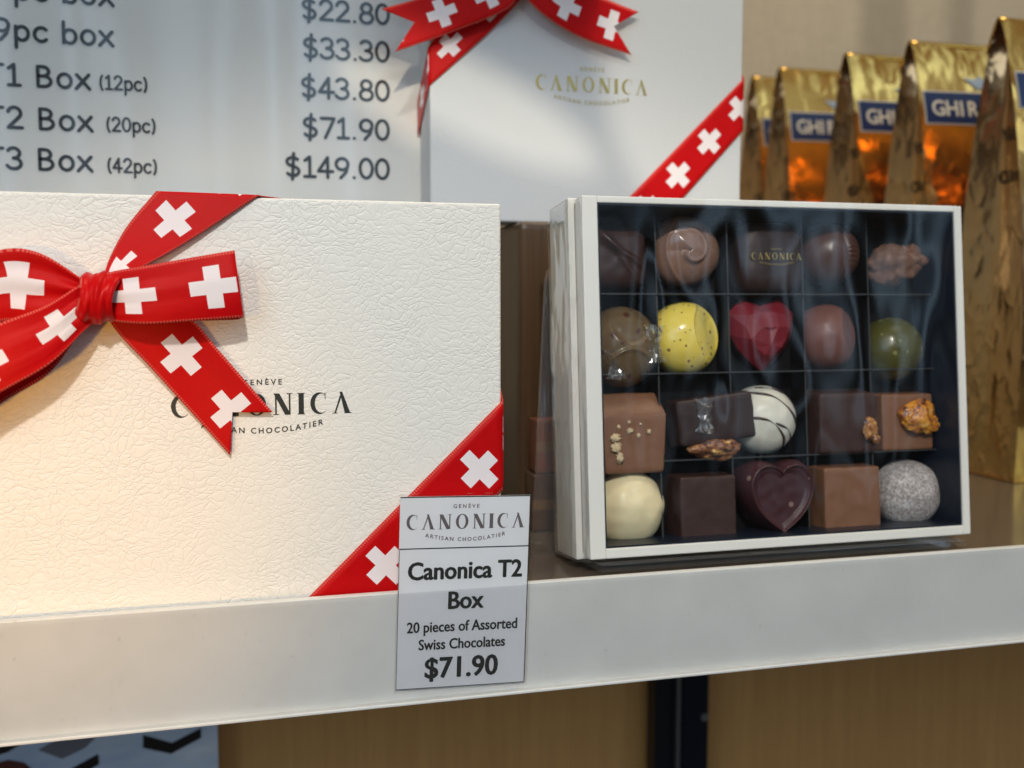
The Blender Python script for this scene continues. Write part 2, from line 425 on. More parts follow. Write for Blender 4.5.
printed('printed_chocolate', [(38, 750), (60, 738), (96, 737), (85, 748), (62, 759)], gy, .0006)
printed('printed_chocolate', [(60, 775), (98, 754), (99, 764), (78, 778)], dk, .0008)
printed('printed_fruit', [(-10, 765), (8, 760), (24, 763), (34, 772), (20, 790), (-12, 790)], plain('printed_red_brown', (.12, .03, .022), .4), .0010)

# ------------------------------------------------------------------ ribbon strips
def crom(P, t):
    n = len(P)-1; x = t*n; i = min(int(x), n-1); u = x-i
    p0, p1, p2, p3 = P[max(i-1, 0)], P[i], P[i+1], P[min(i+2, n)]
    if i == 0: p0 = p1*2-p2
    if i+2 > n: p3 = p2*2-p1
    return ((p1*2)+(p2-p0)*u+(p0*2-p1*5+p2*4-p3)*u*u+(p1*3-p0-p2*3+p3)*u**3)*.5
PER = .0268
def strip(mb, A, B, u0=0.0, n=36, m=9, per=PER, ripple=.0002, crown=0.0, cut=None, pin=(0, 0)):
    """a ribbon between two edges; cut = depth of a swallow tail at the far end"""
    rows, uvs = [], []; L = 0; prev = None
    for i in range(n+1):
        t = i/n; a, b_ = crom(A, t), crom(B, t); mid = (a+b_)/2
        if prev is not None: L += (mid-prev).length
        e_ = .01
        tn = ((crom(A, min(1, t+e_))+crom(B, min(1, t+e_)))-(crom(A, max(0, t-e_))+crom(B, max(0, t-e_)))).normalized()
        prev = mid; r, q = [], []
        for j in range(m+1):
            s_ = j/m; p = a.lerp(b_, s_); sh = (p-mid).dot(tn)
            p = p+Vector((0, -1, 0))*(crown*(1-(2*s_-1)**2)+ripple*math.sin(9*t+5*s_+u0*7)*(.3+abs(2*s_-1)*.7)
                +pin[0]*math.exp(-t*7)*math.sin(17*s_+2.5*t+u0)*(.6+.4*math.sin(31*s_))+pin[1]*math.exp(-(1-t)*7)*math.sin(16*s_+1))
            r.append(p); q.append((u0+(L+sh)/per, s_))
        rows.append(r); uvs.append(q)
    if cut:
        a, b_ = rows[-1][0], rows[-1][-1]
        k = max(2, int(n*cut))
        for i in range(n-k, n+1):
            f = (i-(n-k))/k
        # pull the middle of the last rows back so that the end is notched
        Lc = (rows[-1][m//2]-rows[-1-k][m//2])
        for j in range(m+1):
            w_ = 1-abs(2*j/m-1)
            tgt = rows[-1][j]-Lc*w_
            st = rows[-1-k][j]
            for i in range(k):
                idx = n-k+1+i; f = (i+1)/k
                old = rows[idx][j]; new = st.lerp(tgt, f) if w_ < 1 else st.lerp(tgt, f*.999)
                rows[idx][j] = new
                ou = uvs[idx][j][0]; us = uvs[n-k][j][0]; ue = uvs[n][j][0] if i < k-1 else ou
            td = Lc.normalized()
            for i in range(k):
                uvs[n-k+1+i][j] = (uvs[n-k][j][0]+(rows[n-k+1+i][j]-st).dot(td)/per, j/m)
    mb.grid(rows, uvs)
def pxs(pts, Y): return [at(x, y, Y-d/1000.0) for x, y, d in pts]

def carton(parent, lo, hi, mat, name='lid', base=True):
    b = MB(); b.box(lo, hi); return build(b, name, mat, parent, smooth=False, bevel=.0012, seg=3)

# ------------------------------------------------------------------ closed gift box, front left
gb = thing('gift_box', 'cream leather-grain gift box with red ribbon bow and black lettering, front left on the shelf', 'gift box', (at(250, 400, Y_CARD).x, Y_CARD+.018, 0))
xr = at(501, 300, Y_CARD).x; zt = at(250, 197.3, Y_CARD).z
xl = xr-.197
carton(gb, (xl, Y_CARD, .0005), (xr, Y_CARD+.030, zt), M['leather'])
carton(gb, (xl+.0008, Y_CARD+.0304, .001), (xr-.0008, Y_CARD+.037, zt-.0008), M['leather'], 'base')
def card_fn(x, y, d): return (x, Y_CARD-.00018-d, y)
c0, c1 = at(173, 407, Y_CARD), at(352, 402, Y_CARD)
LW = 6.53+.31*0; HL = (c1.x-c0.x)/8.05
b = MB(); cc = at(262.5, 404.5, Y_CARD); maker_logo(b, card_fn, cc.x, cc.z, HL, .006); build(b, 'lettering', M['ink'], gb, fixn=False)
D = .0006
def corner_band(parent, Y, pxA, pxB, xr, zb, u0, name='ribbon_band', per=PER):
    """band across the lower right corner, wrapping round the side and underneath"""
    b = MB()
    a0 = at(*pxA[0], Y-D); a1 = at(*pxA[1], Y-D); b0 = at(*pxB[0], Y-D); b1 = at(*pxB[1], Y-D)
    a1.x = b1.x = xr+D
    dA = (a1-a0).normalized()
    A = [a0, a0.lerp(a1, .5), a1]; B = [b0, b0.lerp(b1, .5), b1]
    strip(b, A, B, u0, 24, 8, per, ripple=0)
    w = b1.z-a1.z
    s_ = [Vector((xr+D, Y-D, a1.z)), Vector((xr+D, Y+.034, a1.z+.034))]
    s2 = [Vector((xr+D, Y-D, b1.z)), Vector((xr+D, Y+.034, b1.z+.034))]
    strip(b, s_, s2, u0+2.7, 8, 8, per, ripple=0)
    return build(b, name, M['ribbon'], parent, smooth=True, solid=.0003, fixn=False)
# lower edge of the band runs below the shelf edge to the bottom of the box
corner_band(gb, Y_CARD, [(292, 614), (501, 400)], [(388, 609), (501, 490)], xr, 0, .56)
# upper left: band under the bow going over the top edge, and down to the left edge
b = MB()
strip(b, pxs([(103, 278, 6), (111, 255, 4), (128, 225, 2.2), (156, 191, .7)], Y_CARD), pxs([(117, 278, 7), (140, 268, 5.5), (190, 240, 3), (260, 195, .7)], Y_CARD), .33, 40, 18, pin=(.0010, 0))
build(b, 'ribbon_band', M['ribbon'], gb, smooth=True, solid=.0003, fixn=False)
b = MB(); ta, tb_ = at(156, 191, Y_CARD-.0007), at(260, 195, Y_CARD-.0007)
strip(b, [Vector((ta.x, Y_CARD-.0007, zt+.0006)), Vector((ta.x+.034, Y_CARD+.034, zt+.0006))], [Vector((tb_.x, Y_CARD-.0007, zt+.0006)), Vector((tb_.x+.034, Y_CARD+.034, zt+.0006))], .2, 10, 8, ripple=0)
build(b, 'ribbon_band', M['ribbon'], gb, smooth=True, solid=.0003, fixn=False)
b = MB()
strip(b, pxs([(85, 325, 3.5), (50, 372, 2.0), (0, 404, 1.0), (-60, 452, .6)], Y_CARD), pxs([(75, 290, 3.5), (30, 300, 2.0), (-20, 330, 1.0), (-60, 362, .6)], Y_CARD), .1, 30, 9)
build(b, 'ribbon_band', M['ribbon'], gb, smooth=True, solid=.0003, fixn=False)
bow = MB()
# right loop: front layer out, fold, back layer home
strip(bow, pxs([(98, 280, 9), (112, 272, 12), (150, 265, 15), (195, 257, 15), (230, 251, 13.5), (233, 251, 11.5), (225, 254, 9.5), (170, 268, 8), (110, 285, 6)], Y_CARD),
      pxs([(98, 318, 9), (118, 322, 12), (150, 324, 15), (195, 321, 15), (239, 318, 13.5), (241, 318, 11.5), (230, 320, 9.5), (170, 320, 8), (110, 312, 6)], Y_CARD), 0.03, 90, 22, PER*1.05, crown=.0012, pin=(.0011, .0010), ripple=.0004)
rl = build(bow, 'bow_loop', M['ribbon'], gb, smooth=True, solid=.0003, fixn=False)
# left loop: lower (front) layer and upper (back) layer meeting beyond the frame
bow = MB()
strip(bow, pxs([(92, 280, 10), (80, 285, 13), (45, 306, 17), (0, 323, 19), (-50, 345, 18), (-92, 352, 13), (-90, 340, 10), (-50, 270, 9), (0, 250, 10), (40, 253, 10), (86, 281, 8)], Y_CARD),
      pxs([(96, 320, 10), (84, 331, 13), (50, 364, 17), (0, 393, 19), (-50, 424, 18), (-100, 420, 13), (-98, 400, 10), (-50, 345, 8), (0, 322, 8), (40, 322, 8), (88, 306, 7)], Y_CARD), .98, 100, 22, PER*1.07, crown=.001, pin=(.0012, .0010), ripple=.0005)
build(bow, 'bow_loop', M['ribbon'], gb, smooth=True, solid=.0003, fixn=False)
# hanging tail with a swallow end
bow = MB()
strip(bow, pxs([(100, 305, 5), (118, 333, 4), (150, 367, 3.0), (190, 411, 2.6), (230.5, 456, 2.8)], Y_CARD), pxs([(140, 285, 6), (192, 320, 5), (216, 347, 3.6), (244, 379, 2.8), (273, 412.5, 3.2)], Y_CARD), .39, 50, 20, PER*1.02, cut=.155, pin=(.0009, 0), ripple=.0004)
build(bow, 'bow_tail', M['ribbon'], gb, smooth=True, solid=.0003, fixn=False)
# knot: a short band wrapped over the centre
kn = MB(); rows = []; uv = []
kc = at(98, 298, Y_CARD-.012)
for i in range(25):
    t = i/24; a = math.pi*(t*1.5-.25); r, q = [], []
    for j in range(25):
        s_ = 2*j/24-1
        wd = .0064+.0009*math.cos(2*a)
        x = s_*wd+.0016*math.cos(a)
        rr = .0088*(1-.16*abs(s_)**3)+.00055*math.sin(7*s_+1.6*math.sin(a*2)+.8)+.00025*math.sin(15*s_+a)
        r.append(kc+Vector((x, -rr*math.sin(a)*.95+.002, rr*math.cos(a)*1.02)))
        q.append((.965+t*.18, 0.03+.20*j/24))
    rows.append(r); uv.append(q)
kn.grid(rows, uv); build(kn, 'bow_knot', M['ribbon'], gb, smooth=True, solid=.0003, fixn=False)

# ------------------------------------------------------------------ riser and the gift box behind
zb2 = at(522, 222, Y_BACK).z
rx0 = at(519, 350, .505).x
rs = thing('display_riser', 'dark brown veneer riser block under the rear gift box', 'riser', (rx0+.12, .55, 0))
b = MB(); b.box((rx0, .505, .0005), (rx0+.25, .60, zb2-.0005)); build(b, 'block', M['riser'], rs, bevel=.004, seg=3)
for k, (z0_, z1_, colr) in enumerate(((.0005, .030, (.085, .04, .022)), (.0306, .058, (.17, .055, .026)), )):
    cx_ = at(531, 430, .492).x
    cs = thing('small_carton', ['flat brown carton, lower of the two stacked in front of the riser', 'reddish brown carton, upper of the two stacked in front of the riser'][k], 'carton', (cx_+.05, .497, z0_))
    b = MB(); b.box((cx_+.002*k, .488, z0_), (cx_+.10, .503, z1_)); build(b, 'carton_body', plain('brown_card', colr, .35, var=.2, vscale=120), cs, bevel=.0008)
    b = MB(); b.box((cx_+.002*k-.0003, .4877, z0_+.011), (cx_+.10, .4879, z0_+.016)); build(b, 'printed_stripe', plain('ochre_print', (.17, .085, .035), .4), cs)

g2 = thing('gift_box', 'white gift box with gold lettering and red ribbon, raised on the riser at the back', 'gift box', (at(585, 222, Y_BACK).x, Y_BACK+.017, zb2))
x2r = at(742, 100, Y_BACK).x; x2l = at(430, 130, Y_BACK).x
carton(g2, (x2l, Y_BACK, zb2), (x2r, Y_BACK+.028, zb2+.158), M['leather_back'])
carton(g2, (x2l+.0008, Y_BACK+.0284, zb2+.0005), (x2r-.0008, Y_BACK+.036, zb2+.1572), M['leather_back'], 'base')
b = MB(); ca, cb = at(537, 82, Y_BACK), at(648, 88, Y_BACK)
def back_fn(x, y, d): return (x, Y_BACK-.0002-d, y)
cc = at(592, 85, Y_BACK); maker_logo(b, back_fn, cc.x, cc.z, (cb.x-ca.x)/8.05, .004); build(b, 'lettering', M['gold_ink'], g2, fixn=False)
P2 = .0265
corner_band(g2, Y_BACK, [(590, 238), (742, 78)], [(650, 236), (742, 131)], x2r, 0, .68, per=P2)
b = MB()   # band round the upper left corner: front, then the side
def bpx(p): return pxs(p, Y_BACK)
A = [at(500, -55, Y_BACK-.002), at(462, 3, Y_BACK-.0015), at(430, 52, Y_BACK-D)]; B = [at(545, -30, Y_BACK-.002), at(500, 22, Y_BACK-.0015), at(430, 96, Y_BACK-D)]
A[-1].x = B[-1].x = x2l-D
A[-1].z = at(430, 47, Y_BACK).z; B[-1].z = at(430, 63, Y_BACK).z-.012
strip(b, A, B, .2, 24, 8, P2)
strip(b, [A[-1], A[-1]+Vector((0, .018, -.010)), A[-1]+Vector((0, .036, -.020))], [B[-1], B[-1]+Vector((0, .018, -.010)), B[-1]+Vector((0, .036, -.020))], .62, 12, 8, P2, ripple=0)
build(b, 'ribbon_band', M['ribbon'], g2, smooth=True, solid=.0003, fixn=False)
b = MB()
strip(b, bpx([(508, -40, 9), (470, -24, 9), (425, -4, 8), (381, 9, 9)]), bpx([(520, -8, 9), (506, 10, 9), (455, 31, 8), (395, 52, 9)]), .87, 36, 10, P2, cut=.17)
build(b, 'bow_tail', M['ribbon'], g2, smooth=True, solid=.0003, fixn=False)
b = MB()
strip(b, bpx([(520, -60, 9), (570, -18, 9), (606, -1, 8), (639, 12, 8)]), bpx([(505, -25, 9), (540, 12, 9), (580, 37, 8), (631, 55, 8)]), .12, 36, 10, P2, cut=.17)
build(b, 'bow_tail', M['ribbon'], g2, smooth=True, solid=.0003, fixn=False)
for sx_ in (-1, 1):
    b = MB(); k0 = at(512, -32, Y_BACK-.01)
    A = [k0+Vector((0, 0, .009)), k0+Vector((sx_*.02, -.004, .014)), k0+Vector((sx_*.045, -.004, .016)), k0+Vector((sx_*.047, .002, .016)), k0+Vector((sx_*.02, .004, .013)), k0+Vector((0, .002, .008))]
    B = [p+Vector((0, 0, -.019 if i in (0, 5) else -.024)) for i, p in enumerate(A)]
    strip(b, A, B, .2, 40, 8, P2); build(b, 'bow_loop', M['ribbon'], g2, smooth=True, solid=.0003, fixn=False)
b = MB(); rows = []; uv = []
for i in range(17):
    a = math.pi*(i/16*1.5-.25)
    rows.append([k0+Vector(((j/4-1)*.008, -.008*math.sin(a)-.002, .010*math.cos(a))) for j in range(9)]); uv.append([(.97+i*.004, .1+j*.02) for j in range(9)])
b.grid(rows, uv); build(b, 'bow_knot', M['ribbon'], g2, smooth=True, solid=.0003, fixn=False)

# ------------------------------------------------------------------ price list behind
sg = thing('price_sign', 'white price list in a clear stand, handwriting-style prices, behind the cream gift box', 'price sign', (at(180, 300, Y_SIGN).x, Y_SIGN, 0))
sx0, sx1 = at(-170, 100, Y_SIGN).x, at(422, 100, Y_SIGN).x
b = MB(); b.box((sx0, Y_SIGN, .004), (sx1, Y_SIGN+.0005, .40)); build(b, 'paper', M['sign_paper'], sg)
b = MB(); b.box((sx0-.003, Y_SIGN-.0032, .0005), (sx1+.001, Y_SIGN-.0012, .404)); build(b, 'clear_cover', M['sign_cover'], sg)
def sign_fn(x, y, d): return (x, Y_SIGN-.0003-d, y)
b = MB()
rowsY = [(10, 18, '', 22.80), (46, 58, '', 0)]
def sline(l_txt, lpx, l_base, r_txt, r_base, small=None, spx=None, s_base=None):
    lp = at(lpx, l_base, Y_SIGN); rp = at(391, r_base, Y_SIGN)
    hr = at(391, r_base-20, Y_SIGN).z-rp.z
    hand_text(b, sign_fn, r_txt, rp.x, rp.z, hr, .165, 'r', 1.065, 1.225)
    hl = at(lpx, l_base-21.5, Y_SIGN).z-lp.z
    hand_text(b, sign_fn, l_txt, lp.x, lp.z, hl, .165, 'l', 1.16, 1.21)
    if small:
        sp_ = at(spx, s_base, Y_SIGN); hs = at(spx, s_base-14, Y_SIGN).z-sp_.z
        hand_text(b, sign_fn, small, sp_.x, sp_.z, hs, .165, 'l', 1.12)
sline('pc box', 14, -1, '$22.80', 25)
sline('9pc box', -6, 39, '$33.30', 62.5)
sline('T1 Box', -15, 84, '$43.80', 101.5, '(12pc)', 99, 89)
sline('T2 Box', -15, 127, '$71.90', 140.5, '(20pc)', 106, 131)
sline('T3 Box', -15, 168, '$149.00', 179.5, '(42pc)', 107, 172)
build(b, 'lettering', M['ink_blue'], sg, fixn=False)

# ------------------------------------------------------------------ price tag on the shelf edge
YT = Y_LIP-.0012
tl = at(401, 497, YT); tr = at(527, 495, YT); bl_ = at(395, 690, YT); br = at(528, 681.5, YT)
TW = ((tr-tl).length+(br-bl_).length)/2; TH = ((tl-bl_).length+(tr-br).length)/2
ct = (tl+tr+bl_+br)/4
ang = math.atan2((tr-tl).z+(br-bl_).z, (tr-tl).x+(br-bl_).x)
tm = Matrix.Translation(ct) @ Matrix.Rotation(-ang, 4, 'Y')
tg = thing('price_tag', 'small white price tag in a clear sleeve, standing up from the shelf edge', 'price tag', mat=tm)
b = MB(); b.box((-TW/2, 0, -TH/2), (TW/2, .0003, TH/2)); build(b, 'card', M['paper'], tg, world=False)
b = MB(); b.box((-TW/2-.0008, -.0009, -TH/2-.0008), (TW/2+.0008, -.0006, TH/2+.0012)); build(b, 'clear_sleeve', M['sleeve'], tg, world=False)
def tag_fn(x, y, d): return (x, -.00012-d, y)
b = MB(); u_ = TH/190.0
def ty(py): return TH/2-(py-496)*u_
b2 = MB(); maker_logo(b2, tag_fn, 0, ty(521), TW*.90/8.05*1.0, .006); build(b2, 'emblem', M['ink_grey'], tg, world=False, fixn=False)
put_text(b, tag_fn, 'Canonica T2', TW*.01, ty(577.5), 24.5*u_, .022, .91)
put_text(b, tag_fn, 'Box', TW*.02, ty(607.5), 24.5*u_, .022, .91)
put_text(b, tag_fn, '20 pieces of Assorted', 0, ty(630), 15.0*u_, .016, .84)
put_text(b, tag_fn, 'Swiss Chocolates', 0, ty(647.5), 14.8*u_, .016, .84)
put_text(b, tag_fn, '$71.90', 0, ty(676), 29*u_, .020, .93)
lw = .00022
for (x0_, y0_, x1_, y1_) in ((-TW/2, ty(547)-lw, TW/2, ty(547)+lw), (-TW/2, TH/2-2*lw, TW/2, TH/2), (-TW/2, -TH/2, TW/2, -TH/2+lw), (-TW/2, -TH/2, -TW/2+lw, ty(548)), (TW/2-1.6*lw, -TH/2, TW/2, TH/2-2*lw)):
    b.poly([tag_fn(x0_, y0_, 0), tag_fn(x1_, y0_, 0), tag_fn(x1_, y1_, 0), tag_fn(x0_, y1_, 0)])
build(b, 'lettering', M['ink'], tg, world=False, fixn=False)

# ------------------------------------------------------------------ open chocolate box on its easel
TH_ = .0957
BP = Vector((.1373, .4004, ZC-.1109)); W, H = .195, .158
BM = Matrix.Translation(BP) @ Matrix.Rotation(-TH_, 4, 'X')
BN = (BM.to_3x3() @ Vector((0, 1, 0)))
def bl(px, py, d):
    p = hit(px, py, BM @ Vector((0, d, 0)), BN); return BM.inverted() @ p
cb = thing('chocolate_box', 'open white box of twenty assorted chocolates under clear film, leaning on a clear easel', 'chocolate box', mat=BM)
b = MB()   # outer base: four walls and a back
y0, y1 = .009, .037
for lo, hi in (((-.0008, y0, -.0005), (.0022, y1, H+.0005)), ((W-.0022, y0, -.0005), (W+.0008, y1, H+.0005)), ((.0022, y0+.0001, -.0005), (W-.0022, y1, .0022)), ((.0022, y0+.0001, H-.0022), (W-.0022, y1, H+.0005)), ((.0022, y1-.002, .0022), (W-.0022, y1-.0001, H-.0022))):
    b.box(lo, hi)
build(b, 'base', M['frame'], cb, world=False, bevel=.0005)
b = MB()   # collar standing proud of the base
cl, cr_, cbm, ctp = .0072, .0042, .0048, .0030
x0, x1 = .0026, W
b.box((x0, 0, .0004), (x0+cl, .030, H)); b.box((x1-cr_, 0, .0004), (x1-.0023, .030, H)); b.box((x1-.0024, .0001, .0005), (x1, .0089, H-.0001))
b.box((x0+cl, .0001, .0004), (x1-cr_, .030, cbm)); b.box((x0+cl, .0001, H-ctp), (x1-cr_, .030, H))
build(b, 'collar', M['frame'], cb, world=False, bevel=.0007, seg=3)
xi0, xi1, zi0, zi1 = x0+cl, x1-cr_, cbm, H-ctp
b = MB(); t_ = .0008
b.box((xi0+.0001, .001, zi0+.0001), (xi0+t_, .033, zi1-.0001)); b.box((xi1-t_, .001, zi0+.0001), (xi1-.0001, .033, zi1-.0001))
b.box((xi0+t_, .0011, zi1-t_), (xi1-t_, .033, zi1-.0001)); b.box((xi0+t_, .0011, zi0+.0001), (xi1-t_, .033, zi0+t_)); build(b, 'lining', M['navy'], cb, world=False)
b = MB(); b.box((xi0+t_, .0315, zi0+t_), (xi1-t_, .0335, zi1-t_)); build(b, 'tray', M['tray'], cb, world=False)
DD = .0185
vx = [bl(p, 340, DD).x for p in (657.5, 729, 804, 869)]; hz = [bl(775, p, DD).z for p in (294.5, 371.5, 456)]
def divider(lo, hi, vert):
    b = MB(); b.box(lo, hi, 0)
    e = .00012
    b.box((lo[0]-e*vert, lo[1]-.0004, lo[2]-e*(1-vert)), (hi[0]+e*vert, lo[1]-.00001, hi[2]+e*(1-vert)), 1)
    build(b, 'divider', [M['tray'], M['edge']], cb, world=False)
for x in vx: divider((x-.00022, DD, zi0+t_), (x+.00022, .0314, zi1-t_), 1)
for z in hz: divider((xi0+t_, DD-.0012, z-.00022), (xi1-t_, .0313, z+.00022), 0)
# shrink film: front sheet with slack, and the left side
b = MB(); nx, nz = 60, 48; rows = []
for i in range(nz+1):
    r = []
    for j in range(nx+1):
        u, v = j/nx, i/nz
        e = min(u, 1-u, v, 1-v); k = min(1, e*9)
        h = .0010*noise.noise((u*5.2, v*2.4, 3.1))+.0006*noise.noise((u*14, v*5, 7.7))
        r.append((x0+u*(x1-x0), -.0009-k*(.0007+h), v*H))
    rows.append(r)
b.grid(rows); build(b, 'film', M['film'], cb, world=False, smooth=True)
b = MB(); rows = []
for i in range(31):
    v = i/30; r = []
    for j in range(13):
        u = j/12
        wr = .0006*noise.noise((u*6, v*9, 1.3)) + (.0012*abs(math.sin(u*9+v*30))*max(0, 1-v*5) if v < .2 else 0)
        y = -.0008+u*.038
        xx = x0 if y < .008 else -.0010
        r.append((xx-.0007-wr*.6, y, v*H-.001))
    rows.append(r)
b.grid(rows); build(b, 'film', M['film_side'], cb, world=False, smooth=True)

es = thing('acrylic_easel', 'clear acrylic easel with a low ledge holding up the open chocolate box', 'easel', mat=BM)
b = MB(); pe = .039
pts = [bl(532, 566, pe), bl(545.5, 282, pe), bl(548, 270, pe), bl(553, 265, pe), bl(900, 262, pe), bl(955, 548, pe)]
f = [Vector((p.x, pe, max(p.z, -.0075))) for p in pts]; g = [p+Vector((0, .003, 0)) for p in f]
n = len(f); b.v += f+g; b.face(range(n)); b.face(range(2*n-1, n-1, -1))
for i in range(n): b.face((i, (i+1) % n, n+(i+1) % n, n+i))
build(b, 'back_plate', M['acrylic'], es, world=False, bevel=.0004)
b = MB(); b.box((.006, -.004, -.0045), (W-.006, .0388, -.0015)); build(b, 'ledge', M['acrylic'], es, world=False, bevel=.0003)
for q in (.02, W-.026):
    b = MB(); b.box((q, .0425, -.0075), (q+.006, .09, .06)); build(b, 'strut', M['acrylic'], es, world=False, bevel=.0004)

# ------------------------------------------------------------------ chocolates
def choc(name, col, rough=.28, var=.12, bstr=.12, bscale=260, coat=.0, spot=None, spotcol=(0, 0, 0), spotscale=190, spotw=.05, sss=0.0, vscale=70):
    m, nt, b_ = newmat(name); v = coords(nt)
    c = mix(nt, noise_(nt, v, vscale, 4), [k*(1-var) for k in col], [min(1, k*(1+var)) for k in col])
    bl_f = math_(nt, 'MULTIPLY', ramp(nt, noise_(nt, v, 240, 5, .7), [(.52, 0), (.72, 1)]), .16)
    c = mix(nt, bl_f, c, [min(1, k*1.5+.03) for k in col])
    if spot:
        vo = N(nt, 'ShaderNodeTexVoronoi', {'Vector': v, 'Scale': spotscale, 'Randomness': 1.0})
        sz = N(nt, 'ShaderNodeSeparateColor', {0: vo.outputs['Color']})
        thr = math_(nt, 'MULTIPLY', math_(nt, 'POWER', sz.outputs[0], 3.0), spotw)
        f_ = math_(nt, 'MULTIPLY', math_(nt, 'LESS_THAN', vo.outputs['Distance'], thr), spot)
        c = mix(nt, f_, c, spotcol)
    nt.links.new(c, b_.inputs['Base Color'])
    b_.inputs['Roughness'].default_value = rough; b_.inputs['Coat Weight'].default_value = coat; b_.inputs['Coat Roughness'].default_value = .12
    if sss:
        b_.inputs['Subsurface Weight'].default_value = sss; b_.inputs['Subsurface Radius'].default_value = (.004, .002, .001); b_.inputs['Subsurface Scale'].default_value = .5
    rv = noise_(nt, v, 130, 3)
    nt.links.new(math_(nt, 'MULTIPLY_ADD', rv, .30, rough-.13), b_.inputs['Roughness'])
    b_.inputs['Specular IOR Level'].default_value = .4
    if bstr: bump(nt, b_, math_(nt, 'ADD', noise_(nt, v, bscale, 3), math_(nt, 'MULTIPLY', noise_(nt, v, bscale*5, 2), .3)), bstr, .0006)
    return m
DARK = (.046, .019, .014); MILK = (.215, .097, .050)
YB = .0312
GRP = 'chocolates in the open assortment box'
def piece(name, label, px, py, cat='chocolate', spin=0, dep=.018):
    p = bl(px, py, dep)
    m = BM @ Matrix.Translation((p.x, YB, p.z)) @ Matrix.Rotation(rad(spin), 4, 'Y')
    return thing(name, label, cat, mat=m, group=GRP)
def mm(px): return px/1000*.437*1.13          # picture size to metres at the box
def dome(R, Hh, out=None, a=2.0, bb=2.0, feat=None, nr=30, ns=80, sink=.004, sz=1.0):
    """rounded moulded piece: base at y=0, rising towards -y"""
    b = MB(); rows = []
    for i in range(nr+1):
        rho = math.sin(i/nr*math.pi/2); r = []
        for k in range(ns):
            th = 2*math.pi*k/ns; ro = R*(out(th) if out else 1)
            x, z = rho*ro*math.cos(th), rho*ro*math.sin(th)*sz
            h = Hh*max(0, 1-rho**a)**(1/bb)
            if feat: h += feat(x/R, z/R, rho)
            h += .00035*noise.noise((x*210, z*210, R*9000))*(1-rho**4)
            r.append((x, -h-sink, z))
        rows.append(r)
    rows.append([(p[0], 0, p[2]) for p in rows[-1]])
    b.grid(rows, close=True); return b
def squircle(p): return lambda th: 1/((abs(math.cos(th))**p+abs(math.sin(th))**p)**(1/p))
def heart(th):
    # star-shaped heart outline round its middle
    x, z = math.cos(th), math.sin(th)
    lo, hi = 0., 1.6
    for _ in range(24):
        m_ = (lo+hi)/2; X, Z = x*m_*1.12, z*m_*1.1+.12
        f_ = (X*X+Z*Z-.92)**3-X*X*Z**3
        if f_ < 0: lo = m_
        else: hi = m_
    return lo
def rblock(w, h, d, draft=.9, bev=.0016, jit=.0002, dy=0):
    b = MB(); w2, h2 = w/2, h/2
    b.v += [Vector(p) for p in ((-w2, 0, -h2), (w2, 0, -h2), (w2, 0, h2), (-w2, 0, h2))]
    b.v += [Vector((p[0]*draft, -d, p[1]*draft)) for p in ((-w2, -h2), (w2, -h2), (w2, h2), (-w2, h2))]
    for q in ((3, 2, 1, 0), (4, 5, 6, 7), (0, 1, 5, 4), (1, 2, 6, 5), (2, 3, 7, 6), (3, 0, 4, 7)): b.face(q)
    return b
def lump(center, r, seed, amp=.35, freq=1.6, sub=3, scl=(1, 1, 1), flat=False):
    bm = bmesh.new(); bmesh.ops.create_icosphere(bm, subdivisions=sub, radius=1)
    b = MB()
    for v in bm.verts:
        c = v.co.normalized(); q = c*freq+Vector((seed*7.3, seed*3.1, seed))
        k = 1+amp*noise.noise(q)+amp*.5*noise.noise(q*2.3)+amp*.25*noise.noise(q*5.1)
        b.v.append(Vector(center)+Vector((c.x*k*r*scl[0], c.y*k*r*scl[1], c.z*k*r*scl[2])))
    for f_ in bm.faces: b.face([v.index for v in f_.verts])
    bm.free(); return b
def merge(*mbs):
    o = MB()
    for m_ in mbs:
        n = len(o.v); o.v += m_.v
        for f_ in m_.f: o.face([n+i for i in f_])
    return o
WOB = bpy.data.textures.new('uneven', 'CLOUDS'); WOB.noise_scale = .006
def L(mb, name, mat, par, **k):
    o_ = build(mb, name, mat, par, world=False, **k)
    if name == 'block':
        sb = o_.modifiers.new('fine', 'SUBSURF'); sb.subdivision_type = 'SIMPLE'; sb.levels = sb.render_levels = 4
        dp = o_.modifiers.new('uneven', 'DISPLACE'); dp.texture = WOB; dp.strength = .0006; dp.mid_level = .5; dp.texture_coords = 'GLOBAL'
        for p_ in o_.data.polygons: p_.use_smooth = True
    return o_

mD = choc('dark_chocolate', DARK, .36); mD2 = choc('satin_dark_chocolate', (.046, .020, .015), .5, bstr=.2)
mM = choc('milk_chocolate', MILK, .38, sss=.1); mM2 = choc('pale_milk_chocolate', (.26, .14, .095), .25, .06, .04, coat=.3)
mOat = choc('pale_flakes', (.62, .47, .28), .6, .3, .6, 600)
def candied(name, a, c_):
    m, nt, b_ = newmat(name); v = coords(nt)
    f_ = noise_(nt, v, 190, 4, .6)
    nt.links.new(ramp(nt, f_, [(.36, (.035, .012, .006)), (.46, a), (.56, c_), (.66, (.85, .50, .14))]), b_.inputs['Base Color'])
    b_.inputs['Roughness'].default_value = .28; b_.inputs['Coat Weight'].default_value = .4
    bump(nt, b_, noise_(nt, v, 420, 3), .6, .0008); return m
mNut = candied('roasted_nut', (.17, .055, .022), (.32, .13, .05))
mOr = candied('candied_orange_nut', (.38, .11, .015), (.74, .30, .03))

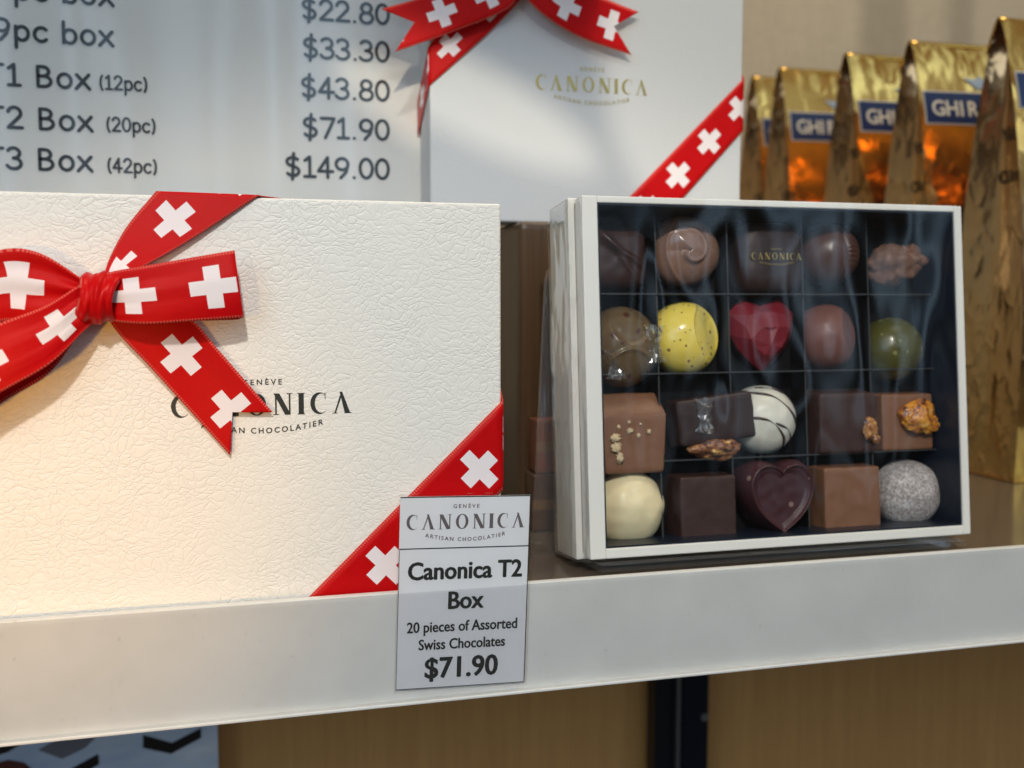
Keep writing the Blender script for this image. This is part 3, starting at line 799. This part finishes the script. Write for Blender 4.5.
# row 1
t = piece('chocolate_praline', 'dark square chocolate with a swirled ridge, at the left end of the top row', 617, 257)
L(dome(mm(34), .011, squircle(5), 5, 1.6, lambda x, z, r: (.0022*math.exp(-((x*.8+z*.6-.25+.25*math.sin(3*z))/.13)**2)+.0012*math.exp(-((x*.8+z*.6-.05)/.08)**2))*(1-r**4), sz=.92), 'shell', mD, t, smooth=True)
t = piece('chocolate_praline', 'glossy pale milk chocolate dome with curved folds, in the top row', 692, 249)
def fold(x, z, r):
    an = math.atan2(z+.05, x+.12); q = math.hypot(x+.12, z+.05)
    sp1 = .46+.105*an
    d2 = math.hypot(x-.42, z-.02)-1.16
    return (.0019*min(1, (math.pi-abs(an))*1.2)/(1+math.exp((q-sp1)*40))+.0012*math.exp(-((q-sp1)/.05)**2)*min(1, (math.pi-abs(an))*1.2)+.0012*math.exp(-(d2/.045)**2)-.0006)*(1-r**8)
L(dome(mm(34.5), .0125, lambda th: 1+.03*math.cos(3*th+.6), 2.2, 2, fold, nr=56, ns=140), 'shell', mM2, t, smooth=True)
t = piece('chocolate_praline', 'dark rounded square chocolate printed with gold lettering, middle of the top row', 773, 258)
L(dome(mm(36), .0120, squircle(4.2), 5, 2.2, sz=1.02), 'shell', choc('cool_dark_chocolate', (.036, .019, .017), .42, bstr=.06), t, smooth=True)
b = MB(); maker_logo(b, lambda x, y, d: (x, -.01650-d, y), 0, .0004, mm(55)/8.05*.96, .01); L(b, 'lettering', M['gold_dull'], t, fixn=False)
t = piece('chocolate_praline', 'round brown chocolate ball with combed lines, right of the gold-lettered square', 838, 252)
L(dome(mm(31), .0145, None, 2, 2, lambda x, z, r: (.0005*math.sin(z*42)*(1 if x > .25 else 0)*math.exp(-((z-.1)/.5)**4)-.0012*math.exp(-((x-.15+.1*z)/.06)**2))*(1-r**6)), 'shell', choc('brown_chocolate', (.085, .037, .026), .34), t, smooth=True)
t = piece('chocolate_cluster', 'rough craggy milk chocolate chunk at the right end of the top row', 900, 262)
L(merge(lump((-.0035, -.009, -.002), .0125, 2, .40, 1.4, 4, (1.05, .75, .72)), lump((.006, -.010, .0015), .0085, 5, .45, 1.8, 4, (1, .8, .85))), 'chunk', choc('rough_milk_chocolate', (.20, .092, .050), .5, .25, .5, 240), t, smooth=True)
# row 2
t = piece('chocolate_praline', 'olive brown dome with a leaf relief and crinkled cellophane, first of the second row', 628, 346)
def leaf(x, z, r):
    d = math.hypot(x-.05, z-.55)-.5
    return (.0016/(1+math.exp(-d*45))+.0008*math.exp(-((z+.9*x*x-.1+.2)/.06)**2))*(1-r**6)
L(dome(mm(36), .0135, None, 2, 2, leaf, sz=1.06, nr=56, ns=140), 'shell', choc('olive_brown_chocolate', (.135, .085, .038), .3, .25, .06, spot=.8, spotcol=(.07, .015, .01), spotscale=230, spotw=.55, vscale=120), t, smooth=True)
def cellophane(par, cx, cz, w, h, y, seed, fan=1.0):
    rnd = random.Random(seed); b = MB(); rows = []
    for i in range(9):
        r = []
        for j in range(9):
            u, v = j/8-.5, i/8-.5
            s_ = .35+.65*abs(v)*fan*1.3
            r.append((cx+u*w*s_*1.6+rnd.uniform(-1, 1)*w*.03, y-abs(rnd.gauss(0, 1))*.0019, cz+v*h+rnd.uniform(-1, 1)*h*.04))
        rows.append(r)
    b.grid(rows); L(b, 'cellophane', M['crinkle'], par, smooth=False)
cellophane(t, .0115, .0008, .0085, .017, -.0150, 3)
cellophane(t, -.007, -.0085, .009, .013, -.0150, 9)
t = piece('chocolate_praline', 'speckled yellow dome split by a curved seam, beside the red heart', 692, 337)
def seam(cx, cz, R_, d, w=30):
    def g(x, z, r):
        e = R_-math.hypot(x-cx, z-cz)
        return (-d*.45/(1+math.exp(-e*w))-d*.9*min(1, max(0, e)/.5)-.0013*math.exp(-((e+.02)/.035)**2))*(1-r**12)
    return g
L(dome(mm(35), .0140, None, 2, 2, seam(.90, .20, .86, .0046, 70), nr=60, ns=150), 'shell', choc('yellow_chocolate', (.88, .66, .11), .27, .08, .03, coat=.25, spot=.9, spotcol=(.16, .055, .02), spotscale=430, spotw=.42, sss=.1), t, smooth=True)
t = piece('chocolate_heart', 'faceted red heart-shaped chocolate in the second row', 768, 334)
NH = 12
ring = [heart(2*math.pi*k/NH+math.pi/2) for k in range(NH)]
b = MB(); Rh = mm(37)
def hp(k, s_, y):
    a = 2*math.pi*k/NH+math.pi/2; r = ring[k % NH]*s_*Rh; return Vector((r*math.cos(a), y, r*math.sin(a)))
b.v += [hp(k, .93, 0) for k in range(NH)]+[hp(k, 1.0, -.0065) for k in range(NH)]
b.v += [(hp(k, .66, 0)+hp(k+1, .66, 0))*.5+Vector((0, -.0135-(.0008 if k % 2 else 0), 0)) for k in range(NH)]
b.v += [Vector((-.0042, -.0160, .0030)), Vector((.0042, -.0160, .0030)), Vector((0, -.0150, .0015)), Vector((0, -.0158, -.0055))]
for k in range(NH):
    j = (k+1) % NH
    b.face((k, j, NH+j, NH+k)); b.face((NH+k, NH+j, 2*NH+k)); b.face((2*NH+k, NH+j, 2*NH+j))
    mid = (b.v[2*NH+k]+b.v[2*NH+j])*.5
    c_ = min(range(3*NH, 3*NH+4), key=lambda q: (b.v[q]-mid).length); b.face((2*NH+k, 2*NH+j, c_))
    m2 = (b.v[2*NH+j]+b.v[2*NH+(j+1) % NH])*.5
    c2_ = min(range(3*NH, 3*NH+4), key=lambda q: (b.v[q]-m2).length)
    if c2_ != c_: b.face((2*NH+j, c2_, c_))
b.face((3*NH, 3*NH+2, 3*NH+3)); b.face((3*NH+2, 3*NH+1, 3*NH+3))
L(b, 'shell', choc('red_chocolate', (.20, .014, .021), .40, .08, .06, coat=.1), t, bevel=.0003, fill=True)
t = piece('chocolate_praline', 'reddish brown chocolate ball with a curved seam, right of the red heart', 836, 336)
L(dome(mm(32), .0145, None, 2, 2, seam(.96, .14, .84, .0044, 70), sz=1.03, nr=60, ns=150), 'shell', choc('reddish_milk_chocolate', (.175, .064, .045), .42, .06, .05), t, smooth=True)
t = piece('chocolate_praline', 'glossy olive green dome at the right end of the second row', 903, 348)
L(dome(mm(32), .0135, None, 2, 2), 'shell', choc('olive_green_chocolate', (.085, .078, .018), .3, .15, .04, coat=.2, spot=.5, spotcol=(.36, .34, .14), spotscale=300, spotw=.4), t, smooth=True)
# row 3
t = piece('chocolate_block', 'milk chocolate block sprinkled with pale flakes, first of the third row', 632, 433)
b = MB(); w1, w0 = mm(35), mm(30)
b.v += [Vector(p) for p in ((-w0, 0, -mm(38)), (w0, 0, -mm(38)), (w1, 0, mm(36)), (-w1, 0, mm(36)), (-w0*.97, -.0160, -mm(37)), (w0*.97, -.0160, -mm(37)), (w1*.98, -.0160, mm(17)), (-w1*.98, -.0160, mm(17)), (w1*.80, -.0085, mm(37)), (-w1*.80, -.0085, mm(37)))]
for q in ((4, 5, 6, 7), (7, 6, 8, 9), (9, 8, 2, 3), (0, 1, 5, 4), (1, 2, 8, 6, 5), (0, 4, 7, 9, 3), (3, 2, 1, 0)): b.face(q)
L(b, 'block', mM, t, bevel=.0022, seg=3)
fl = MB(); rnd = random.Random(7)
for (fx, fz, fs) in ((-.006, .011, .0011), (-.001, .0085, .0016), (.004, .0095, .0012), (-.0085, .004, .0012), (-.0105, -.001, .0022), (-.010, -.0055, .0021), (-.0085, -.010, .0018), (-.003, .002, .0012), (.001, .0, .0010), (.006, .0015, .0011), (-.0035, .006, .0008), (.002, .005, .0007)):
    fl = merge(fl, lump((fx+.001, -.0163+max(0, fz-.0065)*.75, fz-.001), fs, rnd.random()*9, .9, 2.2, 3, (rnd.uniform(.7, 1.3), .35, rnd.uniform(.7, 1.3))))
L(fl, 'flakes', mOat, t, smooth=True)
t = piece('chocolate_block', 'dark chocolate bar tipped over a chunk of nut brittle, in the third row', 712, 428, spin=0)
bk = rblock(mm(84), mm(46), .012, .93)
bk2 = MB(); R_ = Matrix.Rotation(rad(-6), 4, 'Y')
bk2.v = [R_ @ (v+Vector((.002, -.004, .004))) for v in bk.v]; bk2.f = bk.f; bk2.mi = bk.mi
L(bk2, 'block', choc('deep_dark_chocolate', (.036, .019, .017), .42, bstr=.1), t, bevel=.0022, seg=3)
L(merge(lump((.001, -.0125, -.0095), .0132, 3, .22, 1.6, 4, (1.0, .40, .40)), lump((.0015, -.0165, -.0085), .0058, 4, .45, 2.2, 4, (1.3, .5, .5)), lump((-.005, -.0125, -.0095), .005, 6, .4, 1.6, 3, (1.1, .7, .6)), lump((.007, -.0125, -.0075), .005, 8, .4, 1.6, 3, (1.1, .7, .6))), 'nut_brittle', mNut, t, smooth=True)
cellophane(t, -.006, .006, .010, .016, -.0172, 5, .5)
t = piece('chocolate_truffle', 'white truffle with dark drizzled stripes, in the third row', 771, 420)
Rw = mm(33.5); Hw = .0150
L(dome(Rw, Hw, None, 2, 2, lambda x, z, r: .0004*noise.noise((x*3, z*3, 1.7))), 'shell', choc('white_chocolate', (.70, .66, .55), .35, .08, .12, 200, sss=.1), t, smooth=True)
def arcline(pts, rr=.00062):
    out = []
    P = [Vector((x, 0, z)) for x, z in pts]
    for i in range(31):
        q = crom(P, i/30); rho2 = min(.985, q.x**2+q.z**2)
        out.append((q.x*Rw, -.004-Hw*math.sqrt(1-rho2)-.0001, q.z*Rw))
    m_ = MB(); m_.tube(out, [rr*(.75+.4*math.sin(i*.35)) for i in range(31)], 8); return m_
L(merge(arcline([(-.55, .80), (.05, .66), (.55, .22), (.93, -.30)]), arcline([(.2, .93), (.55, .72), (.82, .42), (.97, .1)], .0005), arcline([(-.80, .10), (-.25, .0), (.22, -.42), (.45, -.86)]), arcline([(-.05, -.08), (.35, -.25), (.60, -.52), (.66, -.72)], .0005), arcline([(-.3, .93), (.1, .9), (.45, .75)], .0004)), 'drizzle', mD, t, smooth=True)
t = piece('chocolate_block', 'dark square chocolate with a small nut chip stuck to its face, in the third row', 844, 423)
L(rblock(mm(72), mm(68), .0170, .84), 'block', mD2, t, bevel=.0018, seg=3)
L(merge(lump((mm(22), -.0185, -mm(6)), .0043, 4, .35, 1.8, 4, (.85, .5, 1.2)), lump((mm(27), -.019, -mm(16)), .0022, 7, .4, 1.8, 3, (1, .6, 1))), 'nut', candied('caramelised_nut', (.28, .10, .025), (.48, .22, .06)), t, smooth=True)
t = piece('chocolate_block', 'milk chocolate square topped with a candied orange nut cluster, last of the third row', 907, 422)
L(rblock(mm(62), mm(60), .014, .92), 'block', mM, t, bevel=.0012, seg=3)
L(merge(lump((mm(8), -.0165, mm(5)), .0088, 9, .22, 1.7, 4, (1.08, .6, .92)), lump((mm(17), -.0175, -mm(2)), .0050, 2, .3, 1.7, 4, (1, .7, 1)), lump((mm(1), -.0170, mm(9)), .0050, 5, .3, 1.7, 4, (1, .7, 1))), 'nut', mOr, t, smooth=True)
# row 4
t = piece('chocolate_truffle', 'smooth cream white truffle ball in the bottom left compartment', 634, 509)
L(dome(mm(36), .0150, lambda th: 1+.012*math.sin(5*th)+.006*math.sin(9*th+1), 2, 2, lambda x, z, r: .0007*noise.noise((x*2.2, z*2.2, 4.4))+.0002*noise.noise((x*5, z*5, 1.1))), 'shell', choc('cream_white_chocolate', (.84, .70, .42), .36, .05, .06, sss=.15), t, smooth=True)
t = piece('chocolate_block', 'plain dark chocolate cube in the bottom row', 706, 509)
L(rblock(mm(60), mm(66), .0165, .94), 'block', mD2, t, bevel=.0014, seg=3)
t = piece('chocolate_heart', 'dark purple heart-shaped chocolate with a raised rim, in the bottom row', 776, 498)
def hrim(x, z, r): return (.0022*math.exp(-((r-.86)/.05)**2)-.0010*(1 if r < .74 else 0)*min(1, (.74-r)*14))
L(dome(mm(38), .0150, heart, 14, 3.5, hrim, nr=44, ns=120), 'shell', choc('purple_brown_chocolate', (.055, .018, .021), .36, .1, .06, spot=.5, spotcol=(.4, .25, .2), spotscale=190, spotw=.28), t, smooth=True)
t = piece('chocolate_block', 'plain milk chocolate cube in the bottom row', 848, 499)
L(rblock(mm(64), mm(66), .0175, .95), 'block', mM, t, bevel=.0014, seg=3)
t = piece('chocolate_truffle', 'dusty grey speckled truffle ball in the bottom right compartment', 918, 495)
def dusty():
    m, nt, b_ = newmat('cocoa_dusted_sugar'); v = coords(nt)
    n1 = noise_(nt, v, 800, 5, .75); n2 = noise_(nt, v, 90, 2)
    f_ = math_(nt, 'ADD', math_(nt, 'MULTIPLY', n1, .8), math_(nt, 'MULTIPLY', n2, .2))
    nt.links.new(ramp(nt, f_, [(.36, (.17, .13, .115)), (.5, (.44, .385, .355)), (.64, (.82, .76, .72))]), b_.inputs['Base Color'])
    b_.inputs['Roughness'].default_value = .85; bump(nt, b_, n1, .5, .0008); return m
L(dome(mm(34.5), .0150, lambda th: 1+.02*math.cos(2*th-.5), 2, 2, lambda x, z, r: .0006*noise.noise((x*4, z*4, 9.4))), 'shell', dusty(), t, smooth=True)

# ------------------------------------------------------------------ gold coffee-style pouches in a row
def foil(name, stops, rough=.15, nsc=18, bst=.22, side=False):
    m, nt, b_ = newmat(name); t_ = nt.nodes.new('ShaderNodeTexCoord')
    oi = nt.nodes.new('ShaderNodeObjectInfo')
    v0 = t_.outputs['Object']; v = N(nt, 'ShaderNodeVectorMath', {0: v0, 1: oi.outputs['Random']}, operation='ADD').outputs[0]
    sp = N(nt, 'ShaderNodeSeparateXYZ', {0: v0})
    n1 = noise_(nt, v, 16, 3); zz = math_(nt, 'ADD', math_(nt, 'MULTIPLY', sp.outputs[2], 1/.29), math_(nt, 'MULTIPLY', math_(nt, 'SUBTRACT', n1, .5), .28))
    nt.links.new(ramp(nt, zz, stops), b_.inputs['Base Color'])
    b_.inputs['Metallic'].default_value = .92; b_.inputs['Roughness'].default_value = rough
    vs = N(nt, 'ShaderNodeMapping', {'Vector': v, 'Scale': (1, 1, .45)}).outputs[0]
    rg = math_(nt, 'ABSOLUTE', math_(nt, 'SUBTRACT', noise_(nt, N(nt, 'ShaderNodeMapping', {'Vector': v, 'Scale': (1, 1, .7)}).outputs[0], nsc*1.7, 2), .5))
    h = math_(nt, 'ADD', noise_(nt, vs, nsc, 3, .5), math_(nt, 'MULTIPLY', math_(nt, 'POWER', math_(nt, 'SUBTRACT', 1.0, math_(nt, 'MULTIPLY', rg, 5.0), clamp=True), 4.0), .14))
    h = math_(nt, 'ADD', h, math_(nt, 'MULTIPLY', noise_(nt, v, nsc*5, 2), .10))
    bump(nt, b_, h, bst, .010)
    return m
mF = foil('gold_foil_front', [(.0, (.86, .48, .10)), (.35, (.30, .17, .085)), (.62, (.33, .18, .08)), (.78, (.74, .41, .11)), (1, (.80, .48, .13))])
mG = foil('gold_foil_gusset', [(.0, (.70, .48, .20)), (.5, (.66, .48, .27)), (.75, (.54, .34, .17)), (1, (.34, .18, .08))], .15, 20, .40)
mBlue = plain('blue_print', (.010, .028, .105), .35); mCrm = plain('cream_print', (.80, .74, .60), .4); mSil = plain('silver_print', (.46, .46, .44), .3, metal=.7)
GW, GD, GH = .125, .058, .290
def bag_d(t): return (GD/2)*max(0.0, (1-t**2.6))**.8*(1+.12*math.sin(math.pi*t))+.0012
def bag_front(x, t):       # y of the front panel, with a soft pillow
    s_ = x/(GW/2)
    return -bag_d(t)-.006*(1-s_*s_)*math.sin(math.pi*min(1, t*1.02))*.9+.0012*noise.noise((x*28, t*9, 2.2))
def bag_gus(t): return .0085*t+.002
NT = 40
bag = thing('foil_pouch', 'tall gold foil gusseted pouch nearest the front, cut off by the right edge', 'pouch', (0, 0, 0), group='gold foil pouches standing in a row')
ts = [i/NT for i in range(NT+1)]
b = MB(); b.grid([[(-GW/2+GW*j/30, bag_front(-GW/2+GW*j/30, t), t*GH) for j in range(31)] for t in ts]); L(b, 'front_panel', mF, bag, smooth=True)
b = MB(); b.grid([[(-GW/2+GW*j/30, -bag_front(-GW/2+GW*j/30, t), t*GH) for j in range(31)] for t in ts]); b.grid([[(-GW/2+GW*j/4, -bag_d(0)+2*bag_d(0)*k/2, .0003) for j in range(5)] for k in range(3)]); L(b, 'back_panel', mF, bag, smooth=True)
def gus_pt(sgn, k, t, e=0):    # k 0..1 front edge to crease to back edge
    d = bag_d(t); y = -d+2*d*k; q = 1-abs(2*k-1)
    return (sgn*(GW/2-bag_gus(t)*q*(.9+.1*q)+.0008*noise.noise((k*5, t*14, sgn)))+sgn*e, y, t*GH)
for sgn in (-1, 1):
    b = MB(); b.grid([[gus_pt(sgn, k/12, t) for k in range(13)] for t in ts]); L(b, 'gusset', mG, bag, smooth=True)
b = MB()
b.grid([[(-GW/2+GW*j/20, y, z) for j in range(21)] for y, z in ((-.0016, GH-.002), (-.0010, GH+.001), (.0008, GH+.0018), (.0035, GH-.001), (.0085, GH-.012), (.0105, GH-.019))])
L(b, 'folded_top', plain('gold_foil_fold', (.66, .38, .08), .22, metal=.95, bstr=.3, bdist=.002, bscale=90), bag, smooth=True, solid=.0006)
# badge curved with the panel
bx0, bx1, bz0, bz1 = -GW/2+.0028, GW/2-.0048, .2325, .2560
def on_front(x, z, e): return (x, bag_front(x, z/GH)-e, z)
def patch(x0_, x1_, z0_, z1_, e, mat, name, par, n=24):
    b = MB(); b.grid([[on_front(x0_+(x1_-x0_)*j/n, z0_+(z1_-z0_)*i/4, e) for j in range(n+1)] for i in range(5)])
    return L(b, name, mat, par, smooth=True)
bd = patch(bx0, bx1, bz0, bz1, .0006, mCrm, 'badge', bag)
patch(bx0+.0009, bx1-.0009, bz0+.0009, bz1-.0009, .0009, mBlue, 'badge_field', bd)
b = MB(); gx = bx0+.0058
for ch in 'GHIRARDELLI':
    put_text(b, lambda x, y, d: on_front(x, y, .0013+d), ch, gx, bz0+.0062, .0152, .010, .98, align='l')
    gx += {'I': .0062, 'L': .0092, 'E': .0094}.get(ch, .0111)
L(b, 'lettering', mCrm, bd, fixn=False)
b = MB()   # spread-winged emblem above the badge
for s_ in (-1, 1):
    pts = [(0, .2575), (s_*.006, .2590), (s_*.015, .2580), (s_*.026, .2660), (s_*.017, .2650), (s_*.012, .2675), (s_*.007, .2640), (s_*.003, .2700), (0, .2700)]
    b.poly([on_front(x, z, .0008+.0001*(s_ > 0)) for x, z in pts])
L(b, 'emblem', mSil, bag, fixn=False)
b = MB()
def on_gus(x, y, d):           # x from crease towards the front edge
    t = y/GH; k = .5-.5*x; p = gus_pt(-1, k, t, .0009+d); return p
mTx = plain('dark_brown_print', (.045, .028, .016), .5); 
def gtext(s, z, size, x=.90, al='r'):
    lay, a, c = text2d(s, size, .012, .9)
    for kk, (vs, fs, dx, dy) in enumerate(lay):
        n = len(b.v)
        for vx_, vy_ in vs:
            yv = z+vy_+dy; d_ = bag_d(yv/GH); b.v.append(Vector(on_gus(x-(c-vx_-dx)/d_, yv, kk*1e-5)))
        for f_ in fs: b.face([n+i for i in f_])
gtext('Nut', .2140, .0130); gtext('Calor', .1880, .0120, .93)
L(b, 'lettering', mTx, bag, fixn=False)
def dup(r, mat, label):
    c = r.copy(); COL.objects.link(c); c.matrix_world = mat; c['label'] = label
    for ch in [o_ for o_ in bpy.data.objects if o_.parent == r]:
        d = ch.copy(); COL.objects.link(d); d.parent = c
        for gch in [o_ for o_ in bpy.data.objects if o_.parent == ch]:
            e = gch.copy(); COL.objects.link(e); e.parent = d
    return c
BY = [.545, .617, .681, .764, .833]
TOPS = [(999, 17), (911, 40), (845, 53), (780, 67), (752, 76)]
LABS = [None, 'gold foil pouch second from the right edge, its blue badge half visible', 'gold foil pouch in the middle of the row, directly above the chocolate box',
        'gold foil pouch fourth back in the row, in shade', 'gold foil pouch farthest back, beside the white gift box']
proto_kids = None
for i in range(5):
    yf = BY[i]; yc = yf+.010
    tp = at(TOPS[i][0], TOPS[i][1], yc+.018)
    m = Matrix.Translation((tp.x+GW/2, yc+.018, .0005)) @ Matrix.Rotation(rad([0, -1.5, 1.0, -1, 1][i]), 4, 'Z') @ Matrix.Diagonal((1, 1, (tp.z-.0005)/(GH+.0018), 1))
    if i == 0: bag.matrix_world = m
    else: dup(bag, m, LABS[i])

# ------------------------------------------------------------------ light
wd = bpy.data.worlds.new('World'); sc.world = wd; wd.use_nodes = True
nt = wd.node_tree; bg = nt.nodes['Background']
g = nt.nodes.new('ShaderNodeTexCoord').outputs['Generated']
sp = N(nt, 'ShaderNodeSeparateXYZ', {0: g})
yy = math_(nt, 'MULTIPLY', sp.outputs[1], -1)
pane = N(nt, 'ShaderNodeMapping', {'Vector': g, 'Scale': (7.5, 1.2, 1.1)}).outputs[0]
bars = ramp(nt, noise_(nt, pane, 1.0, 2, .55), [(.46, .02), (.53, .5), (.58, 1.0)])
side_ = ramp(nt, yy, [(.0, 0), (.55, 1)])
vert = ramp(nt, math_(nt, 'ADD', math_(nt, 'MULTIPLY', sp.outputs[2], .5), .5), [(.46, 0), (.53, .5), (.60, 1), (.74, 1), (.88, .2)])
win = math_(nt, 'MULTIPLY', math_(nt, 'MULTIPLY', bars, side_), vert)
def slit(x0_, wd_, lean, gain):  # bright slits added to the surroundings to streak reflections in film and sign cover
    e_ = math_(nt, 'SUBTRACT', math_(nt, 'ADD', sp.outputs[0], math_(nt, 'MULTIPLY', sp.outputs[2], lean)), x0_)
    e_ = math_(nt, 'DIVIDE', e_, wd_); e_ = math_(nt, 'MULTIPLY', e_, e_)
    return math_(nt, 'MULTIPLY', math_(nt, 'EXPONENT', math_(nt, 'MULTIPLY', e_, -1.0)), gain)
sl = math_(nt, 'ADD', math_(nt, 'ADD', slit(.47, .020, -.12, 3.8), slit(.61, .040, .08, 3.6)), slit(.36, .03, .05, 1.0))
for x0_, wd_, gn in ((-.200, .008, 3.2), (-.150, .012, 2.3), (-.115, .006, 2.6), (-.055, .010, 2.0), (-.018, .014, 2.3), (.035, .007, 3.2), (.085, .012, 3.2), (.118, .008, 2.0)):
    sl = math_(nt, 'ADD', sl, slit(x0_, wd_, .03, gn))
sl = math_(nt, 'MULTIPLY', math_(nt, 'MULTIPLY', sl, side_), vert)
win = math_(nt, 'ADD', win, sl)
room = ramp(nt, math_(nt, 'ADD', math_(nt, 'MULTIPLY', sp.outputs[2], .5), .5), [(.2, (.06, .04, .025)), (.5, (.09, .075, .06)), (.8, (.36, .29, .21))])
mxw = N(nt, 'ShaderNodeMix', {0: win}, data_type='RGBA', clamp_factor=False); nt.links.new(room, mxw.inputs[6])
mxw.inputs[7].default_value = (.88, 1.14, 1.38, 1)
c = mxw.outputs[2] if True else mix(nt, win, room, (.95, 1.15, 1.28))
nt.links.new(c, bg.inputs[0]); bg.inputs[1].default_value = .50

def lamp(name, kind, loc, target, energy, col, **kw):
    d = bpy.data.lights.new(name, kind); d.energy = energy; d.color = col
    for k, v in kw.items(): setattr(d, k, v)
    o_ = bpy.data.objects.new(name, d); COL.objects.link(o_); o_.location = loc
    o_.rotation_euler = (Vector(target)-Vector(loc)).to_track_quat('-Z', 'Y').to_euler()
    return o_
k_ = lamp('counter_lamp', 'SPOT', (-.12, -.72, .88), (.10, .39, .055), 42, (1, .945, .87), spot_size=rad(34), spot_blend=.55, shadow_soft_size=.035)
k_.scale = (1.0, .62, 1.0)
lamp('rear_fill_lamp', 'AREA', (.50, .30, 1.20), (.48, .78, .12), 5.5, (1, .86, .68), shape='RECTANGLE', size=.5, size_y=.3)  # added fill that brightens the wall and pouches, not a known ceiling fixture
lamp('window_lamp', 'AREA', (-.9, -.8, .55), (.1, .45, .1), 5.2, (.56, .77, 1.0), shape='RECTANGLE', size=.7, size_y=.9)
lamp('warm_patch_fill', 'SPOT', (-.30, -.25, .03), at(25, 525, Y_CARD), 9.0, (1, .50, .07), spot_size=rad(22), spot_blend=1.0, shadow_soft_size=.03)  # added unseen spot that makes the warm patch low on the cream box
p_ = lamp('sun_patch_lamp', 'SPOT', (-.35, -1.0, .62), at(700, 60, Y_BACK), 46, (1, .90, .70), spot_size=rad(6.4), spot_blend=.22, shadow_soft_size=.01); p_.scale = (.62, 1, 1)
p_ = lamp('sun_streak_lamp', 'SPOT', (-.10, -1.0, .60), at(470, 100, Y_BACK), 42, (1, .90, .70), spot_size=rad(6), spot_blend=.4, shadow_soft_size=.01)
p_.rotation_euler.rotate_axis('Z', rad(-22)); p_.scale = (1, .26, 1)

cam = bpy.data.objects.new('camera', bpy.data.cameras.new('camera')); COL.objects.link(cam)
cam.location = CAM; cam.rotation_euler = FW.to_track_quat('-Z', 'Y').to_euler()
cam.data.sensor_width = 36; cam.data.lens = 36*FPX/1024; cam.data.clip_start = .01; cam.data.clip_end = 50
cam.data.dof.use_dof = True; cam.data.dof.focus_distance = .395; cam.data.dof.aperture_fstop = 8.5
sc.camera = cam
sc.view_settings.view_transform = 'Standard'; sc.view_settings.look = 'None'; sc.view_settings.exposure = 0; sc.view_settings.gamma = 1
sc.cycles.max_bounces = 8; sc.cycles.transparent_max_bounces = 16; sc.cycles.use_denoising = True
